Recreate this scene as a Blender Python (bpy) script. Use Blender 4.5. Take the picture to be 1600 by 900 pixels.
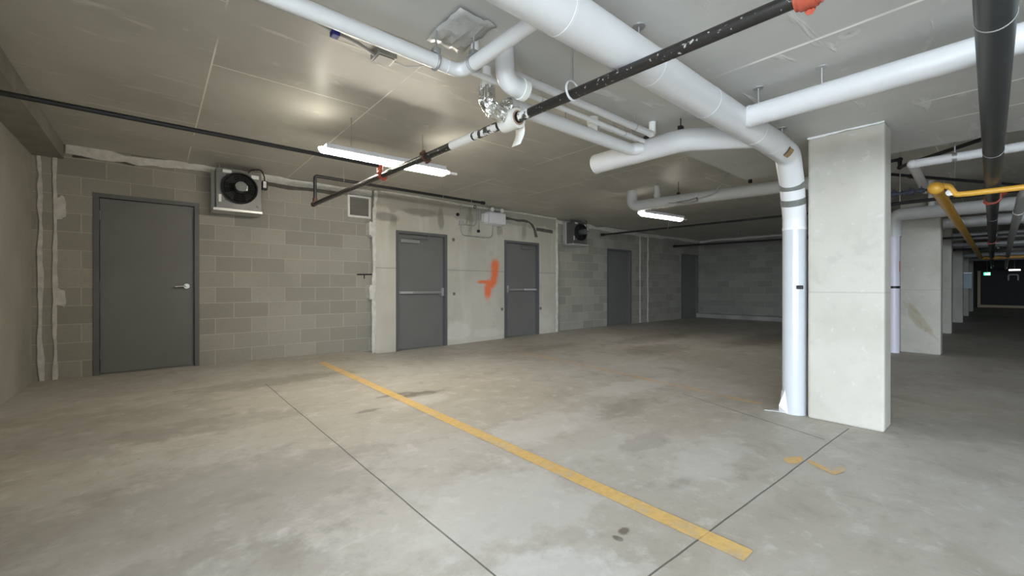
import bpy, bmesh, math, random
from mathutils import Vector, Matrix
random.seed(7)
PI = math.pi
C = bpy.context.scene.collection
S = bpy.context.scene
for _o in list(bpy.data.objects):
    bpy.data.objects.remove(_o, do_unlink=True)

# ------------------------------------------------------------------ camera, sky, daylight, exposure
cam_d = bpy.data.cameras.new('camera'); cam = bpy.data.objects.new('camera', cam_d); C.objects.link(cam)
cam_d.sensor_width = 36.0; cam_d.lens = 36.0*655/1600; cam_d.clip_start = 0.05; cam_d.clip_end = 200
YAW, PITCH = math.radians(49.65), math.radians(-0.1)
fw = Vector((math.cos(YAW)*math.cos(PITCH), math.sin(YAW)*math.cos(PITCH), math.sin(PITCH)))
cam.location = (0, 0, 1.07); cam.rotation_euler = fw.to_track_quat('-Z', 'Y').to_euler()
S.camera = cam
w = bpy.data.worlds.new('sky'); S.world = w; w.use_nodes = True
bg = w.node_tree.nodes['Background']; bg.inputs[0].default_value = (0.81, 0.92, 1.04, 1); bg.inputs[1].default_value = 15.0
# the vehicle opening behind the camera: daylight portal
OPX, OPY0, OPY1, OPZ = -2.6, -6.6, 0.75, 2.27
pl = bpy.data.lights.new('daylight_portal', 'AREA'); po = bpy.data.objects.new('daylight_portal', pl); C.objects.link(po)
pl.shape = 'RECTANGLE'; pl.size = OPZ; pl.size_y = OPY1-OPY0; pl.cycles.is_portal = True
po.location = (OPX-0.05, (OPY0+OPY1)/2, OPZ/2); po.rotation_euler = (0, -PI/2, 0)
S.view_settings.view_transform = 'Standard'; S.view_settings.look = 'None'
S.view_settings.gamma = 1.0; S.view_settings.use_curve_mapping = False
S.view_settings.exposure = 0.6
S.cycles.diffuse_bounces = 8; S.cycles.max_bounces = 12; S.cycles.glossy_bounces = 4
LAMP = 86.0

# ------------------------------------------------------------------ materials
def mat(name, col, rough=0.6, metal=0.0, var=0.0, scale=4.0, col2=None, bump=0.0, bscale=40.0, emit=None, estr=0.0, spec=0.5, thr=None):
    m = bpy.data.materials.new(name); m.use_nodes = True
    nt = m.node_tree; b = nt.nodes['Principled BSDF']
    b.inputs['Base Color'].default_value = (*col, 1); b.inputs['Roughness'].default_value = rough
    b.inputs['Metallic'].default_value = metal; b.inputs['Specular IOR Level'].default_value = spec
    if emit:
        b.inputs['Emission Color'].default_value = (*emit, 1); b.inputs['Emission Strength'].default_value = estr
    tc = nt.nodes.new('ShaderNodeTexCoord')
    if var > 0 or col2:
        n = nt.nodes.new('ShaderNodeTexNoise'); n.inputs['Scale'].default_value = scale; n.inputs['Detail'].default_value = 6
        nt.links.new(tc.outputs['Object'], n.inputs['Vector'])
        r = nt.nodes.new('ShaderNodeValToRGB')
        c2 = col2 or tuple(c*(1-var) for c in col)
        lo, hi = thr or (0.35, 0.65)
        r.color_ramp.elements[0].position = lo; r.color_ramp.elements[1].position = hi
        r.color_ramp.elements[0].color = (*c2, 1); r.color_ramp.elements[1].color = (*col, 1)
        nt.links.new(n.outputs['Fac'], r.inputs[0]); nt.links.new(r.outputs[0], b.inputs['Base Color'])
    if bump > 0:
        n2 = nt.nodes.new('ShaderNodeTexNoise'); n2.inputs['Scale'].default_value = bscale; n2.inputs['Detail'].default_value = 4
        nt.links.new(tc.outputs['Object'], n2.inputs['Vector'])
        bp = nt.nodes.new('ShaderNodeBump'); bp.inputs['Strength'].default_value = bump; bp.inputs['Distance'].default_value = 0.01
        nt.links.new(n2.outputs['Fac'], bp.inputs['Height']); nt.links.new(bp.outputs[0], b.inputs['Normal'])
    return m

class NT:
    """small shader-graph writer"""
    def __init__(s, name):
        s.m = bpy.data.materials.new(name); s.m.use_nodes = True; s.t = s.m.node_tree
        s.b = s.t.nodes['Principled BSDF']; s.tc = s.t.nodes.new('ShaderNodeTexCoord')
        s.sep = s.t.nodes.new('ShaderNodeSeparateXYZ'); s.t.links.new(s.tc.outputs['Object'], s.sep.inputs[0])
        s.x, s.y, s.z = s.sep.outputs
    def set(s, sock, v):
        if isinstance(v, (int, float)): sock.default_value = v
        elif isinstance(v, tuple): sock.default_value = (*v, 1) if len(v) == 3 and len(sock.default_value) == 4 else v
        else: s.t.links.new(v, sock)
    def math(s, op, a, b=0.0, clamp=False):
        n = s.t.nodes.new('ShaderNodeMath'); n.operation = op; n.use_clamp = clamp
        s.set(n.inputs[0], a); s.set(n.inputs[1], b); return n.outputs[0]
    def noise(s, scale, detail=5, rough=0.55, vec=None, dist=0.0):
        n = s.t.nodes.new('ShaderNodeTexNoise'); n.inputs['Scale'].default_value = scale; n.inputs['Detail'].default_value = detail
        n.inputs['Roughness'].default_value = rough; n.inputs['Distortion'].default_value = dist
        s.t.links.new(vec or s.tc.outputs['Object'], n.inputs['Vector']); return n.outputs['Fac']
    def comb(s, x, y, z):
        n = s.t.nodes.new('ShaderNodeCombineXYZ'); s.set(n.inputs[0], x); s.set(n.inputs[1], y); s.set(n.inputs[2], z); return n.outputs[0]
    def ss(s, v, a, b):     # smoothstep 0..1 between a and b (a may exceed b)
        n = s.t.nodes.new('ShaderNodeMapRange'); n.interpolation_type = 'SMOOTHSTEP'
        if a < b: f, t0, t1 = (a, b), 0.0, 1.0
        else: f, t0, t1 = (b, a), 1.0, 0.0
        s.set(n.inputs[0], v); n.inputs[1].default_value = f[0]; n.inputs[2].default_value = f[1]
        n.inputs[3].default_value = t0; n.inputs[4].default_value = t1; return n.outputs[0]
    def mix(s, f, a, b):
        n = s.t.nodes.new('ShaderNodeMix'); n.data_type = 'RGBA'
        s.set(n.inputs[0], f); s.set(n.inputs[6], a); s.set(n.inputs[7], b); return n.outputs[2]
    def mul(s, *v):
        r = v[0]
        for k in v[1:]: r = s.math('MULTIPLY', r, k)
        return r
    def blob(s, cx, cy, rx, ry, u, v, wob, amp=0.6):  # irregular spot mask
        d = s.math('SQRT', s.math('ADD', s.math('POWER', s.math('DIVIDE', s.math('SUBTRACT', u, cx), rx), 2.0), s.math('POWER', s.math('DIVIDE', s.math('SUBTRACT', v, cy), ry), 2.0)))
        d = s.math('ADD', d, s.math('MULTIPLY', s.math('SUBTRACT', wob, 0.5), amp*2))
        return s.ss(d, 1.0, 0.55)
    def out(s, col, rough=None, height=None, hs=0.3, hd=0.01):
        s.set(s.b.inputs['Base Color'], col)
        if rough is not None: s.set(s.b.inputs['Roughness'], rough)
        if height is not None:
            bp = s.t.nodes.new('ShaderNodeBump'); bp.inputs['Strength'].default_value = hs; bp.inputs['Distance'].default_value = hd
            s.t.links.new(height, bp.inputs['Height']); s.t.links.new(bp.outputs[0], s.b.inputs['Normal'])
        return s.m

def floor_material(name='worn_concrete_floor', paint=None):
    n = NT(name)
    big, med, fine = n.noise(0.45, 4), n.noise(2.3, 9, 0.66, dist=0.5), n.noise(30, 6, .7)
    mid2 = n.noise(6.5, 8, .7, dist=.3)
    streak = n.noise(1.0, 8, 0.66, n.comb(n.math('MULTIPLY', n.x, 1.3), n.math('MULTIPLY', n.y, 2.8), 0.0), 0.4)
    c = n.mix(n.ss(big, 0.32, 0.68), (0.405, 0.372, 0.315), (0.505, 0.485, 0.445))
    c = n.mix(n.math('MULTIPLY', n.ss(med, 0.5, 0.72), 0.6), c, (0.32, 0.29, 0.242))
    c = n.mix(n.math('MULTIPLY', n.ss(streak, 0.5, 0.72), 0.42), c, (0.61, 0.592, 0.555))
    c = n.mix(n.math('MULTIPLY', n.ss(mid2, 0.53, 0.68), 0.5), c, (0.33, 0.305, 0.265))
    c = n.mix(n.math('MULTIPLY', n.ss(mid2, 0.47, 0.33), 0.5), c, (0.62, 0.605, 0.57))
    c = n.mix(n.math('MULTIPLY', n.ss(fine, 0.52, 0.75), 0.35), c, (0.30, 0.28, 0.24))
    speck = n.noise(9, 2)
    c = n.mix(n.math('MULTIPLY', n.ss(speck, 0.74, 0.8), 0.6), c, (0.10, 0.095, 0.085))
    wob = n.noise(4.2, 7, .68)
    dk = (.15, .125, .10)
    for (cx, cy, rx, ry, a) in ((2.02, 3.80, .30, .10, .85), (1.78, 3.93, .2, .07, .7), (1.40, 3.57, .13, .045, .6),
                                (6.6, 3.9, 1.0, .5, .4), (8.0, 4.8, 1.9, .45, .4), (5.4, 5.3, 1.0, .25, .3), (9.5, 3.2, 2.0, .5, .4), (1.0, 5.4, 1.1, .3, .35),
                                (2.2, 1.15, .14, .05, .4), (1.565, 1.085, .045, .03, .9), (1.50, 1.07, .02, .03, .9), (3.1, 2.2, .7, .2, .3), (2.6, 1.6, .4, .15, .3), (0.1, 2.5, 1.2, .8, .3), (.0, 1.7, .7, .6, .3), (-.3, 4.4, 1.0, .9, .28), (.4, 4.0, .8, .3, .25)):  # left-hand blobs: brown dirt that also paints in the shade there
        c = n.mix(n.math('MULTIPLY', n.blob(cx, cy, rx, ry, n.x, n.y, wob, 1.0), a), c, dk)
    for (cx, cy, rx, ry) in ((1.3, 1.6, .6, .5), (0.9, 1.0, .6, .4), (2.3, 2.3, .8, .3), (3.9, 2.6, .9, .25), (2.6, 1.2, .6, .2), (1.9, 3.6, .35, .2)):   # irregular pale patches
        c = n.mix(n.math('MULTIPLY', n.blob(cx, cy, rx, ry, n.x, n.y, wob, 1.1), .4), c, (.66, .65, .63))
    # saw-cut joints
    w1 = n.math('MULTIPLY', n.math('SUBTRACT', n.noise(1.3, 2), .5), .02)
    def joint(dist, lo, hi, along, wd=0.0035):
        m = n.ss(n.math('ABSOLUTE', n.math('ADD', dist, w1)), wd*1.6, wd*0.6)
        return n.mul(m, n.math('GREATER_THAN', along, lo), n.math('LESS_THAN', along, hi))
    j1 = joint(n.math('SUBTRACT', n.x, n.math('ADD', 0.965, n.math('MULTIPLY', n.y, -0.008))), -7, 5.3, n.y)
    j2 = joint(n.math('SUBTRACT', n.y, n.math('ADD', 0.90, n.math('MULTIPLY', n.x, -0.033))), -4, 4.0, n.x)
    j3 = joint(n.math('SUBTRACT', n.x, n.math('ADD', 3.28, n.math('MULTIPLY', n.y, 0.36))), 0.82, 2.1, n.y, .005)
    j4 = joint(n.math('SUBTRACT', n.x, 9.0), -7, 7, n.y)
    j = n.math('MAXIMUM', n.math('MAXIMUM', j1, j2), n.math('MAXIMUM', j3, j4))
    c = n.mix(n.math('MULTIPLY', j, .85), c, (.075, .068, .06))
    if paint:
        pc, cover, sc, soft, opac = paint
        wear = n.ss(n.math('ADD', n.noise(sc, 8, .72), n.math('MULTIPLY', n.math('SUBTRACT', fine, .5), .25)), cover-soft, cover+soft)
        c = n.mix(n.math('MULTIPLY', wear, opac), c, n.mix(n.ss(n.noise(30, 4), .4, .7), pc, tuple(q*.85 for q in pc)))
    h = n.math('SUBTRACT', n.math('MULTIPLY', fine, .25), j)
    return n.out(c, n.math('ADD', .42, n.math('MULTIPLY', med, .3)), h, .25, .006)

def block_material(base, axis):
    n = NT('grey_block_masonry_' + axis)
    u = n.x if axis == 'x' else n.y
    v = n.comb(n.math('ADD', u, 10.05), n.math('ADD', n.z, 0.02), 0.0)
    def brick(c1, c2, mo, msize):
        b = n.t.nodes.new('ShaderNodeTexBrick'); b.offset = .5; b.squash = 1.0
        b.inputs['Scale'].default_value = 1.0; b.inputs['Brick Width'].default_value = .436; b.inputs['Row Height'].default_value = .218
        b.inputs['Mortar Size'].default_value = msize; b.inputs['Mortar Smooth'].default_value = .25; b.inputs['Bias'].default_value = -.1
        b.inputs['Color1'].default_value = (*c1, 1); b.inputs['Color2'].default_value = (*c2, 1); b.inputs['Mortar'].default_value = (*mo, 1)
        n.t.links.new(v, b.inputs['Vector']); return b
    k = lambda f: tuple(x*f for x in base)
    b = brick(k(.84), k(1.14), k(1.3), .006)
    big, fine = n.noise(1.1, 5), n.noise(38, 4)
    c = n.mix(n.math('MULTIPLY', n.ss(big, .45, .75), .4), b.outputs['Color'], k(.72))
    c = n.mix(n.math('MULTIPLY', n.ss(fine, .45, .75), .3), c, k(.66))
    h = n.math('SUBTRACT', n.math('MULTIPLY', fine, .35), b.outputs['Fac'])
    return n.out(c, .88, h, .5, .008)

def concrete_wall_material(name='cast_concrete_wall', spray=False):
    n = NT(name)
    big, med, fine = n.noise(.8, 5), n.noise(3.2, 6), n.noise(45, 4)
    vert = n.noise(1.0, 5, .55, n.comb(n.math('MULTIPLY', n.x, 4.5), n.math('MULTIPLY', n.y, 4.5), n.math('MULTIPLY', n.z, .5)))
    c = n.mix(n.ss(big, .35, .65), (.45, .43, .365), (.55, .53, .465))
    c = n.mix(n.math('MULTIPLY', n.ss(vert, .52, .68), .4), c, (.64, .62, .56))
    c = n.mix(n.math('MULTIPLY', n.ss(med, .55, .75), .4), c, (.35, .33, .28))
    # old formwork band and damp runs under the slab
    edge = n.math('ADD', n.z, n.math('MULTIPLY', n.math('SUBTRACT', n.noise(2.2, 4), .5), .5))
    c = n.mix(n.math('MULTIPLY', n.ss(edge, 2.42, 2.47), .5), c, (.25, .238, .205))
    run = n.mul(n.ss(n.noise(1.0, 3, .5, n.comb(n.math('MULTIPLY', n.x, 2.6), 0.0, n.math('MULTIPLY', n.z, .9))), .57, .61), n.ss(n.z, 2.05, 2.25))
    c = n.mix(n.math('MULTIPLY', run, .5), c, (.19, .18, .155))
    wob = n.noise(3.0, 5)
    for (cx, cz, rx, rz, a) in ((3.05, 2.3, .3, .1, .6), (4.15, 2.35, .09, .25, .6), (3.7, 2.45, .45, .09, .5)):
        c = n.mix(n.math('MULTIPLY', n.blob(cx, cz, rx, rz, n.x, n.z, wob, .5), a), c, (.17, .16, .14))
    for (cx, cz, rx, rz, a) in ((4.55, .2, .45, .22, .55), (5.2, .12, .5, .12, .4), (4.8, .35, .12, .5, .25), (7.0, .3, .3, .3, .3)):
        c = n.mix(n.math('MULTIPLY', n.blob(cx, cz, rx, rz, n.x, n.z, wob, .7), a), c, (.68, .665, .63))
    ln = n.ss(n.math('ABSOLUTE', n.math('SUBTRACT', n.z, 1.405)), .014, .004)
    c = n.mix(n.math('MULTIPLY', ln, .45), c, (.16, .15, .13))
    for (cx, cz) in ((4.43, 2.0), (4.445, .943), (5.652, .602), (6.8, .58), (6.694, 1.1)):
        c = n.mix(n.math('MULTIPLY', n.blob(cx, cz, .045, .045, n.x, n.z, wob, .25), .85), c, (.09, .085, .075))
    if spray:
        w2 = n.noise(9, 6, .7); a = 0.0
        for (cx, cz, rx, rz) in ((5.465, 1.52, .10, .13), (5.455, 1.38, .085, .15), (5.42, 1.22, .085, .12), (5.33, 1.13, .12, .09), (5.27, 1.0, .085, .17), (5.17, 1.18, .17, .035)):
            d = n.math('SQRT', n.math('ADD', n.math('POWER', n.math('DIVIDE', n.math('SUBTRACT', n.x, cx), rx), 2.0), n.math('POWER', n.math('DIVIDE', n.math('SUBTRACT', n.z, cz), rz), 2.0)))
            a = n.math('MAXIMUM', a, n.ss(n.math('ADD', d, n.math('MULTIPLY', n.math('SUBTRACT', w2, .5), .8)), 1.6, .5))
        c = n.mix(n.math('MULTIPLY', a, .92), c, (.84, .17, .05))
    return n.out(c, .8, n.math('ADD', n.math('MULTIPLY', fine, .3), n.math('MULTIPLY', med, .7)), .3, .008)

def column_material(name, tint=(1, 1, 1), stain=None):
    n = NT(name)
    k = lambda *c: tuple(a*b for a, b in zip(c, tint))
    big, med, fine = n.noise(1.6, 5), n.noise(6, 6, .6), n.noise(60, 4)
    c = n.mix(n.ss(big, .35, .65), k(.40, .38, .325), k(.465, .445, .395))
    c = n.mix(n.math('MULTIPLY', n.ss(med, .55, .72), .35), c, k(.32, .31, .275))
    c = n.mix(n.math('MULTIPLY', n.ss(n.noise(14, 3), .62, .72), .4), c, k(.56, .55, .53))
    ln = n.ss(n.math('ABSOLUTE', n.math('SUBTRACT', n.z, 1.03)), .009, .003)
    c = n.mix(n.math('MULTIPLY', ln, .35), c, k(.25, .24, .21))
    if stain:
        wob = n.noise(9, 6, .7); ca, sa = math.cos(.62), math.sin(.62)
        yy, zz = n.math('SUBTRACT', n.y, .90), n.math('SUBTRACT', n.z, .56)
        u = n.math('SUBTRACT', n.math('MULTIPLY', yy, ca), n.math('MULTIPLY', zz, sa)); v2 = n.math('ADD', n.math('MULTIPLY', yy, sa), n.math('MULTIPLY', zz, ca))
        for (cu, cv, ru, rv, a) in stain: c = n.mix(n.math('MULTIPLY', n.blob(cu, cv, ru, rv, u, v2, wob, .8), a), c, (.30, .26, .17))
    return n.out(c, .78, n.math('ADD', n.math('MULTIPLY', fine, .4), med), .25, .006)

def ceiling_material(name, dark, lines=None):
    n = NT(name)
    wave, crink = n.noise(1.1, 3), n.noise(7, 4, .6)
    b = n.t.nodes.new('ShaderNodeTexBrick'); b.offset = .37
    b.inputs['Scale'].default_value = 1.0; b.inputs['Brick Width'].default_value = 2.42; b.inputs['Row Height'].default_value = 1.21
    b.inputs['Mortar Size'].default_value = .0055; b.inputs['Mortar Smooth'].default_value = .2
    n.t.links.new(n.comb(n.math('ADD', n.y, 20.35), n.math('ADD', n.x, 20.25), 0.0), b.inputs['Vector'])
    seam = b.outputs['Fac']
    if lines:
        wv = n.math('MULTIPLY', n.math('SUBTRACT', n.noise(1.6, 3), .5), .035); seam = 0.0
        for lx, ly in lines: seam = n.math('MAXIMUM', seam, n.mul(n.ss(n.math('ABSOLUTE', n.math('ADD', n.math('SUBTRACT', n.x, lx), wv)), .015, .005), n.ss(n.y, ly, ly-.25)))
    k = lambda f: tuple(x*f for x in dark)
    c = n.mix(n.ss(wave, .35, .65), k(.92), k(1.06))
    c = n.mix(n.math('MULTIPLY', seam, n.ss(n.noise(1.2, 2), .36, .5)), c, k(1.8))
    vo = n.t.nodes.new('ShaderNodeTexVoronoi'); vo.inputs['Scale'].default_value = 2.1; vo.inputs['Randomness'].default_value = .45
    n.t.links.new(n.comb(n.x, n.y, 0.0), vo.inputs['Vector'])
    d = vo.outputs['Distance']
    ring = n.math('MULTIPLY', n.ss(d, .10, .085), n.ss(d, .035, .055))
    c = n.mix(n.math('MULTIPLY', ring, .3), c, k(1.35))
    pin = n.ss(d, .022, .014)
    c = n.mix(n.math('MULTIPLY', pin, .5), c, k(.45))
    smear = n.ss(n.noise(1.0, 4, .5, n.comb(n.math('MULTIPLY', n.x, 2.2), n.math('MULTIPLY', n.y, 9.0), 0.0), .6), .60, .72)
    c = n.mix(n.math('MULTIPLY', smear, .6), c, k(1.4))  # pale wrinkle highlights painted into the film colour
    h = n.math('ADD', n.math('ADD', n.math('MULTIPLY', wave, .8), n.math('MULTIPLY', crink, .12)), n.math('ADD', n.math('MULTIPLY', n.ss(d, .0, .12), .25), n.math('MULTIPLY', smear, .25)))
    n.b.inputs['Specular IOR Level'].default_value = .22
    return n.out(c, .40, h, .6, .02)

M = dict(
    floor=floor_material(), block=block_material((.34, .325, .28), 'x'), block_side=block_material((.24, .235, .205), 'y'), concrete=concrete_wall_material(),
    column=column_material('pale_cast_concrete'), column_b=column_material('stained_cast_concrete', stain=((.0, .0, .06, .36, .55), (.055, -.02, .05, .2, .6), (-.04, .18, .035, .16, .5), (.02, -.26, .03, .16, .4))),
    ceiling=ceiling_material('grey_film_insulation', (.50, .485, .435)), drop=ceiling_material('grey_film_insulation_on_drop', (.54, .535, .51), ((1.3, 1.0), (2.48, 1.15), (3.86, .45), (4.38, .42))),
    sidewall=mat('smooth_side_wall', (.44, .425, .365), .8, var=.2, scale=1.6, bump=.15), soffit=mat('painted_soffit', (.3, .29, .25), .7, var=.2), plain=mat('plain_concrete', (.33, .32, .29), .85, var=.25, scale=2, bump=.2),
    asphalt=mat('driveway_concrete', (.36, .36, .35), .9, var=.2, scale=1.5),
    door=mat('grey_door_paint', (.165, .165, .158), .42, var=.08, scale=2), frame=mat('grey_frame_paint', (.115, .117, .119), .4),
    jacket=mat('white_pipe_jacket', (.68, .68, .685), .3, var=.06, scale=3, bump=.03, bscale=6), jacket_r=mat('riser_jacket_toned_down', (.52, .54, .56), .22, var=.04, scale=3), jacket_b=mat('white_pipe_jacket_dull', (.60, .605, .60), .4, var=.12, scale=2),  # riser copy of the white jacket, darkened to offset strong daylight
    seam=mat('jacket_seam_tape', (.70, .70, .71), .3), ducttape=mat('silver_grey_tape', (.16, .165, .15), .42, var=.2, scale=20, bump=.2, bscale=60),
    kraft=mat('brown_kraft_patch', (.36, .23, .11), .8, var=.2, scale=30), kraft_dark=mat('dark_torn_edge', (.05, .04, .035), .8),
    black=mat('black_steel_pipe', (.42, .41, .39), .36, col2=(.018, .016, .014), scale=55, thr=(.63, .70)), black_b=mat('black_steel_pipe_plain', (.014, .014, .015), .5),
    darkpipe=mat('charcoal_pipe', (.045, .05, .052), .42, var=.2, scale=3), ringwhite=mat('pale_ring', (.4, .4, .4), .5),
    scraped=mat('primer_scraped_pipe', (.72, .70, .66), .6, col2=(.04, .035, .03), scale=22, thr=(.48, .54)),
    red=mat('red_coupling_paint', (.52, .10, .055), .5, var=.3, scale=12), rust=mat('rusty_end', (.12, .05, .03), .7, var=.4, scale=20),
    yellow=mat('yellow_gas_pipe_paint', (.78, .42, .055), .35, var=.1, scale=5), galv=mat('galvanised_steel', (.5, .5, .5), .42, .75, var=.2, scale=10),
    chrome=mat('brushed_chrome', (.75, .75, .74), .22, 1.0), alu=mat('satin_aluminium', (.42, .42, .41), .38, .6), greymetal=mat('grey_hardware', (.2, .2, .19), .4, .4),
    foil=mat('crumpled_foil', (.82, .82, .80), .16, 1.0, bump=1.0, bscale=28), pvc=mat('white_pvc', (.78, .78, .75), .35), paper=mat('cream_paper', (.72, .70, .65), .75, var=.06), card=mat('brown_card_core', (.3, .2, .14), .8),
    caulk=mat('white_sealant', (.68, .67, .62), .85, var=.2, scale=14, bump=.6, bscale=30), mortar=mat('dark_mortar', (.12, .113, .098), .9, var=.3, scale=12, bump=.4),
    casing=mat('grey_heater_casing', (.15, .15, .145), .4, .3, var=.15, scale=6), flange=mat('pale_heater_flange', (.55, .55, .54), .35, .3), fan=mat('black_fan', (.012, .012, .012), .45), motor=mat('grey_motor', (.13, .145, .14), .4, .3), wire=mat('black_wire', (.012, .012, .012), .5),
    sticker=mat('white_sticker', (.75, .75, .73), .5), white=mat('white_plastic', (.74, .75, .78), .4), lens=mat('clear_lens', (.85, .85, .8), .1),
    lamp=mat('lit_lamp_lens', (.9, .9, .85), .4, emit=(1.0, .93, .80), estr=LAMP), lampb=mat('lit_lamp_lens_dimmer', (.9, .9, .85), .4, emit=(1.0, .94, .83), estr=LAMP*.27), lampfar=mat('lit_far_lamp', (.9, .9, .9), .4, emit=(1, .97, .92), estr=3.0),
    louver=mat('grey_louver', (.30, .29, .26), .5, .2), dark=mat('dark_void', (.006, .006, .006), .9), blue=mat('dark_blue_valves', (.05, .06, .10), .5, var=.4, scale=25), bluetape=mat('blue_clip', (.02, .03, .25), .5),
    linepaint=floor_material('worn_yellow_line_paint', ((.76, .49, .155), .37, 6, .16, .92)), linefaint=floor_material('faded_yellow_line_paint', ((.72, .45, .17), .46, 3.4, .2, .55)), markpaint=floor_material('worn_orange_yellow_paint', ((.76, .46, .15), .38, 7, .16, .9)),
    spray=concrete_wall_material('orange_spray_paint', True),
    exitgreen=mat('lit_green_exit_face', (.02, .3, .15), .4, emit=(.05, .9, .45), estr=1.6), exitwhite=mat('lit_white_pictogram', (.9, .9, .9), .4, emit=(.8, 1, .9), estr=2.2),
    dimpost=mat('pale_yellow_post', (.55, .45, .3), .6), panel=mat('pale_blue_grey_sheet', (.5, .6, .62), .6), fardark=mat('dark_far_wall', (.05, .05, .05), .8), film=mat('crinkled_clear_film', (.42, .42, .40), .2, bump=.6, bscale=16), purple=mat('white_jacket_violet_cast', (.68, .66, .76), .4),  # far wall and gate leaf share one even near-black colour
)

# ------------------------------------------------------------------ mesh helpers
class MB:
    def __init__(s): s.v, s.f = [], []
    def add(s, v, f):
        k = len(s.v); s.v += [tuple(p) for p in v]; s.f += [tuple(i+k for i in q) for q in f]; return s
    def box(s, x0, x1, y0, y1, z0, z1):
        v = [(x, y, z) for z in (z0, z1) for y in (y0, y1) for x in (x0, x1)]
        return s.add(v, [(0, 2, 3, 1), (4, 5, 7, 6), (0, 1, 5, 4), (2, 6, 7, 3), (0, 4, 6, 2), (1, 3, 7, 5)])
    def bev(s, x0, x1, y0, y1, z0, z1, b):      # chamfered box
        bm = bmesh.new(); bmesh.ops.create_cube(bm, size=1.0)
        for q in bm.verts: q.co = Vector(((x0+x1)/2+q.co.x*(x1-x0), (y0+y1)/2+q.co.y*(y1-y0), (z0+z1)/2+q.co.z*(z1-z0)))
        bmesh.ops.bevel(bm, geom=list(bm.edges), offset=b, segments=2, affect='EDGES', profile=.5)
        bm.verts.index_update(); s.add([q.co for q in bm.verts], [[q.index for q in f.verts] for f in bm.faces]); bm.free(); return s
    def sweep(s, pts, r, n=20, cap=True):       # tube along points; r number or list
        pts = [Vector(p) for p in pts]; R = r if isinstance(r, (list, tuple)) else [r]*len(pts)
        T = []
        for i in range(len(pts)):
            a = pts[i]-pts[i-1] if i else pts[1]-pts[0]; b = pts[i+1]-pts[i] if i < len(pts)-1 else a
            t = a.normalized()+b.normalized(); T.append(t.normalized() if t.length > 1e-6 else a.normalized())
        u = T[0].orthogonal().normalized(); k = len(s.v); m = len(pts)
        for i in range(m):
            u = (u-T[i]*u.dot(T[i])).normalized(); w_ = T[i].cross(u)
            for j in range(n):
                a = 2*PI*j/n; s.v.append(tuple(pts[i]+(u*math.cos(a)+w_*math.sin(a))*R[i]))
        for i in range(m-1):
            for j in range(n):
                j2 = (j+1) % n; s.f.append((k+i*n+j, k+i*n+j2, k+(i+1)*n+j2, k+(i+1)*n+j))
        if cap:
            s.f.append(tuple(k+j for j in reversed(range(n)))); s.f.append(tuple(k+(m-1)*n+j for j in range(n)))
        return s
    def cyl(s, a, b, r, n=20, r2=None): return s.sweep([a, b], [r, r if r2 is None else r2], n)
    def ring(s, c, axis, R, r, n=28, m=8, arc=2*PI, start=0.0, ref=None):
        ax = Vector(axis).normalized(); u = (Vector(ref) if ref else ax.orthogonal()).normalized(); w_ = ax.cross(u); c = Vector(c)
        full = arc > 2*PI-1e-3; q = n if full else n+1
        k = len(s.v)
        for i in range(q):
            a = start+arc*i/n; d = u*math.cos(a)+w_*math.sin(a)
            for j in range(m):
                b = 2*PI*j/m; s.v.append(tuple(c+d*(R+r*math.cos(b))+ax*r*math.sin(b)))
        for i in range(n):
            i2 = (i+1) % q
            for j in range(m):
                j2 = (j+1) % m; s.f.append((k+i*m+j, k+i2*m+j, k+i2*m+j2, k+i*m+j2))
        return s
    def band(s, a, b, r0, r1, n=32, arc=2*PI, start=0.0, ref=None):   # hollow sleeve between radii
        a, b = Vector(a), Vector(b); ax = (b-a).normalized(); u = (Vector(ref) if ref else ax.orthogonal()); u = (u-ax*u.dot(ax)).normalized(); w_ = ax.cross(u)
        k = len(s.v); full = arc > 2*PI-1e-3; q = n if full else n+1
        for i in range(q):
            t = start+arc*i/n; d = u*math.cos(t)+w_*math.sin(t)
            for (p, r) in ((a, r0), (a, r1), (b, r1), (b, r0)): s.v.append(tuple(p+d*r))
        for i in range(n):
            i2 = (i+1) % q
            for j in range(4):
                j2 = (j+1) % 4; s.f.append((k+i*4+j, k+i*4+j2, k+i2*4+j2, k+i2*4+j))
        if not full:
            s.f.append((k, k+1, k+2, k+3)); e = k+n*4; s.f.append((e+3, e+2, e+1, e))
        return s
    def ball(s, c, r, sc=(1, 1, 1), n=18):
        bm = bmesh.new(); bmesh.ops.create_uvsphere(bm, u_segments=n, v_segments=n//2+1, radius=r)
        for q in bm.verts: q.co = Vector(c)+Vector((q.co.x*sc[0], q.co.y*sc[1], q.co.z*sc[2]))
        bm.verts.index_update(); s.add([q.co for q in bm.verts], [[q.index for q in f.verts] for f in bm.faces]); bm.free(); return s
    def slab(s, poly, plane, t):     # polygon (2D) extruded: plane=('y',Y) or ('z',Z) or ('x',X), thickness t along axis
        ax, v0 = plane
        def P(p, o): return {'y': (p[0], v0+o, p[1]), 'z': (p[0], p[1], v0+o), 'x': (v0+o, p[0], p[1])}[ax]
        n = len(poly); v = [P(p, 0) for p in poly]+[P(p, t) for p in poly]
        return s.add(v, [tuple(range(n)), tuple(reversed(range(n, 2*n)))]+[(i, i+n, (i+1) % n+n, (i+1) % n) for i in range(n)])
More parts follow.
